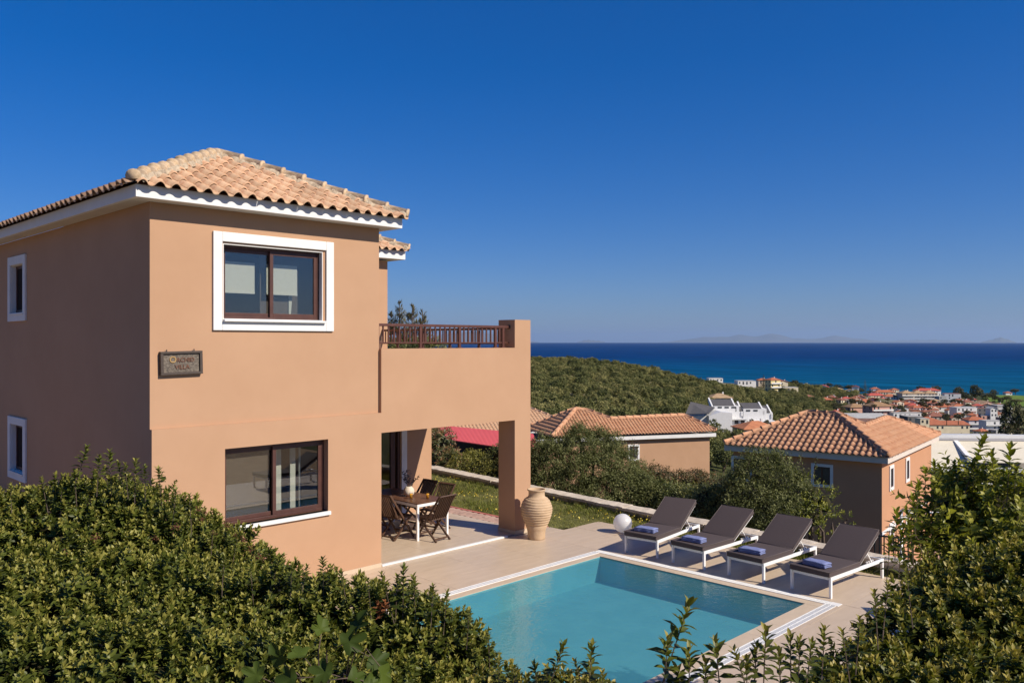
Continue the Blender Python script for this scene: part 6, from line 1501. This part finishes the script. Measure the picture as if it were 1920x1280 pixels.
for x, yt, yb in ((1341, 750, 764), (1385, 751, 766), (1397, 757, 774), (1438, 758, 772), (1454, 763, 778)):
    a, za = wq(x, yt); _, zb2 = wq(x, yb); m.poly_prism([(a, 9.2, za+.15), (a, 4, zb2), (a, 4, zb2-1.2), (a, 9.2, za-1.2)], (.45, 0, 0))
m.build('parapet', 'white_paint', wt)
m = MB(); wbox(m, (1368, 798), (1402, 802), .6, .98); wbox(m, (1410, 799), (1458, 803), .6, .98); wbox(m, (1366, 785), (1402, 787), -.1, .98); m.build('terrace_slab', 'white_paint', wt)
for (x0, y0, x1, y1) in ((1352, 764, 1360, 767), (1365, 764, 1373, 767), (1378, 764, 1387, 767), (1406, 770, 1414, 773), (1420, 770, 1428, 773)):
    m = MB(); wbox(m, (x0, y0), (x1, y1), 3.93, 3.99); m.build('window', 'town_window', wt)
for (x0, y0, x1, y1) in ((1370, 774, 1374, 781), (1379, 774, 1386, 781), (1391, 774, 1398, 781), (1421, 780, 1428, 787), (1432, 782, 1438, 788), (1446, 779, 1454, 785)):
    m = MB(); wbox(m, (x0, y0+14), (x1, y1+14), .9, .98); m.build('door', 'town_window', wt)

# town and shore trees
TT = [tree_parts(40+s, H=7, R=3.2, n=260, L=.5, W=.26, m='town_leaf') for s in range(3)]
def town_tree(px, py, wpx, hpx, label, d=None, k=0):
    d = d or solve_d(px, py, 8); s = d/FPX; x, y = XY(px, d); z = CAM_H+(640-py)*s; H = hpx*s
    t = thing('town_tree', label, 'tree', (x, y, z-H), k*1.7, 'trees in the seaside town'); a = wpx*s/6.4; t.scale = (a, a, H/7.0/.93)
    c = meshobj('crown', TT[k % 3][0], t); c['kind'] = 'stuff'; meshobj('trunk', TT[k % 3][1], t); return t
for i, q in enumerate([(1488, 712, 27, 20, 'round dark tree right of the yellow house', 640), (1553, 717, 18, 12, 'dark shore tree behind the bright red house', 1000), (1572, 719, 16, 14, 'dark shore tree left of the white gable', 980), (1592, 721, 26, 12, 'brownish shore tree behind the white gable', 1000),
    (1612, 726, 16, 14, 'shore tree left of the tall araucaria', 940), (1635, 730, 18, 12, 'shore tree right of the tall araucaria', 940), (1725, 723, 20, 12, 'dark shore tree behind the tan hotel', 1000), (1755, 722, 22, 16, 'shore tree right behind the red roofed white house', 1000),
    (1797, 722, 20, 26, 'tall brown green tree left in the shore clump', 900), (1830, 720, 27, 34, 'tallest tree of the shore clump', 880), (1812, 734, 22, 20, 'low dark tree in the middle of the shore clump', 860), (1848, 734, 20, 16, 'tree at the right end of the shore clump', 880), (1864, 730, 16, 15, 'lone dark tree on the edge of the green field', 920), (1904, 728, 18, 12, 'lone pale tree at the far right shore', 1010),
    (1788, 745, 20, 16, 'dark tree in front of the white flat block', 780), (1775, 775, 18, 18, 'tree above the long cream building, left one', 430), (1797, 774, 20, 18, 'tree above the long cream building, right one', 430), (1705, 757, 22, 14, 'tree below the hotel at left', 640), (1600, 748, 16, 10, 'tree between terracotta roofs behind the pink house', 640), (1650, 751, 18, 10, 'tree behind the pink house', 620), (1690, 759, 16, 12, 'tree right of the brown roofed cottage', 560),
    (1560, 735, 16, 8, 'small tree under the bright red house', 780), (1783, 812, 30, 22, 'dark tree in front of the long cream building, left', 290), (1805, 810, 30, 24, 'dark tree in front of the long cream building, middle', 285), (1828, 811, 28, 22, 'dark tree in front of the lilac house', 285), (1850, 806, 26, 26, 'dark tree in front of the balconied white house', 285), (1770, 820, 22, 14, 'dark bush at the left of the tree row before the cream building', 280),
    (1905, 750, 56, 80, 'big dark tree at the right edge of the town', 300), (1888, 790, 30, 44, 'lower dark tree left of the big dark tree', 290), (1915, 795, 50, 44, 'lower dark tree under the big dark tree', 280), (1640, 757, 12, 9, 'small tree on the terrace of the pink house', 470), (1880, 745, 26, 7, 'bushes along the green field', 830), (1905, 747, 30, 8, 'bushes at the right of the green field', 830), (1437, 786, 12, 14, 'young tree in front of the white terrace, right', 235), (1409, 784, 10, 14, 'young tree in front of the white terrace, centre', 236)]):
    town_tree(*q[:5], d=q[5], k=i)
r = random.Random(17)
for i in range(60):
    px = r.uniform(1560, 1890); py = r.uniform(736, 782)
    town_tree(px, py, r.uniform(9, 17), r.uniform(8, 13), 'small dark green tree between the houses of the town', k=i)['group'] = 'small trees between the town houses'
def spire(px, py, hpx, wpx, d, label, tiers=9):
    s = d/FPX; x, y = XY(px, d); H = hpx*s; R = wpx*s/2; z = CAM_H+(640-py)*s-H; t = thing('araucaria_tree', label, 'tree', (x, y, z)); V, F, T = [], [], []; r = random.Random(px)
    for i in range(tiers):
        q = i/(tiers-1); zz = H*(.18+.8*q); rad = R*(1-q)**.8+.2
        for k in range(16):
            a = k*6.283/16+r.uniform(-.15, .15)
            for j in range(3): place_leaf(V, F, T, rad*.5, rad*.24+.1, (rad*.35*j*math.cos(a+1.57), rad*.35*j*math.sin(a+1.57), zz+r.uniform(-.2, .3)), a, r.uniform(-.2, .5), r.random(), .2, .2)
    me = simple_mesh('crown', V, F, 'town_leaf', False); at = me.attributes.new('tint', 'FLOAT', 'POINT'); at.data.foreach_set('value', T); o = meshobj('crown', me, t); o['kind'] = 'stuff'
    m = MB(); m.tube([(0, 0, -2), (0, 0, H)], [.35, .05], 7); m.build('trunk', 'bark', t)
spire(1432, 702, 26, 14, 625, 'dark pointed conifer beside the yellow house')
spire(1622, 711, 36, 14, 760, 'tall narrow araucaria standing above the town roofs')
# green field and beach strip at the far right
mat('field_grass', (.10, .17, .03), (.14, .19, .04), scale=.05, rough=1, spec=.05)
m = MB(); vs = []; nn = 10
for i in range(nn+1):
    for dd in (760, 830, 900, 960):
        px = lerp(1838+(dd-760)*.03, 2050, i/nn); x, y = XY(px, dd); vs.append((x, y, gz(x, y)+.7))
m.v = vs; m.f = [(i*4+j, (i+1)*4+j, (i+1)*4+j+1, i*4+j+1) for i in range(nn) for j in range(3)]
tag(m.build('field', 'field_grass'), 'green field between town and beach', kind='structure')

# ------------------------------------------------------------------ air
def build_haze():
    me = bpy.data.materials.new('haze'); me.use_nodes = True; n = me.node_tree.nodes; n.clear(); out = n.new('ShaderNodeOutputMaterial'); v = n.new('ShaderNodeVolumePrincipled')
    v.inputs['Color'].default_value = (.5, .7, 1.0, 1); v.inputs['Density'].default_value = HAZE; v.inputs['Anisotropy'].default_value = .2; me.node_tree.links.new(v.outputs[0], out.inputs['Volume']); MATS['haze'] = me
    m = MB(); S = 130000; m.box((-S, -S, -170), (S, S, 1400)); o = m.build('haze', 'haze'); tag(o, 'thin sea haze over the whole place', kind='stuff')
HAZE = 1.3e-5
if HAZE: build_haze()
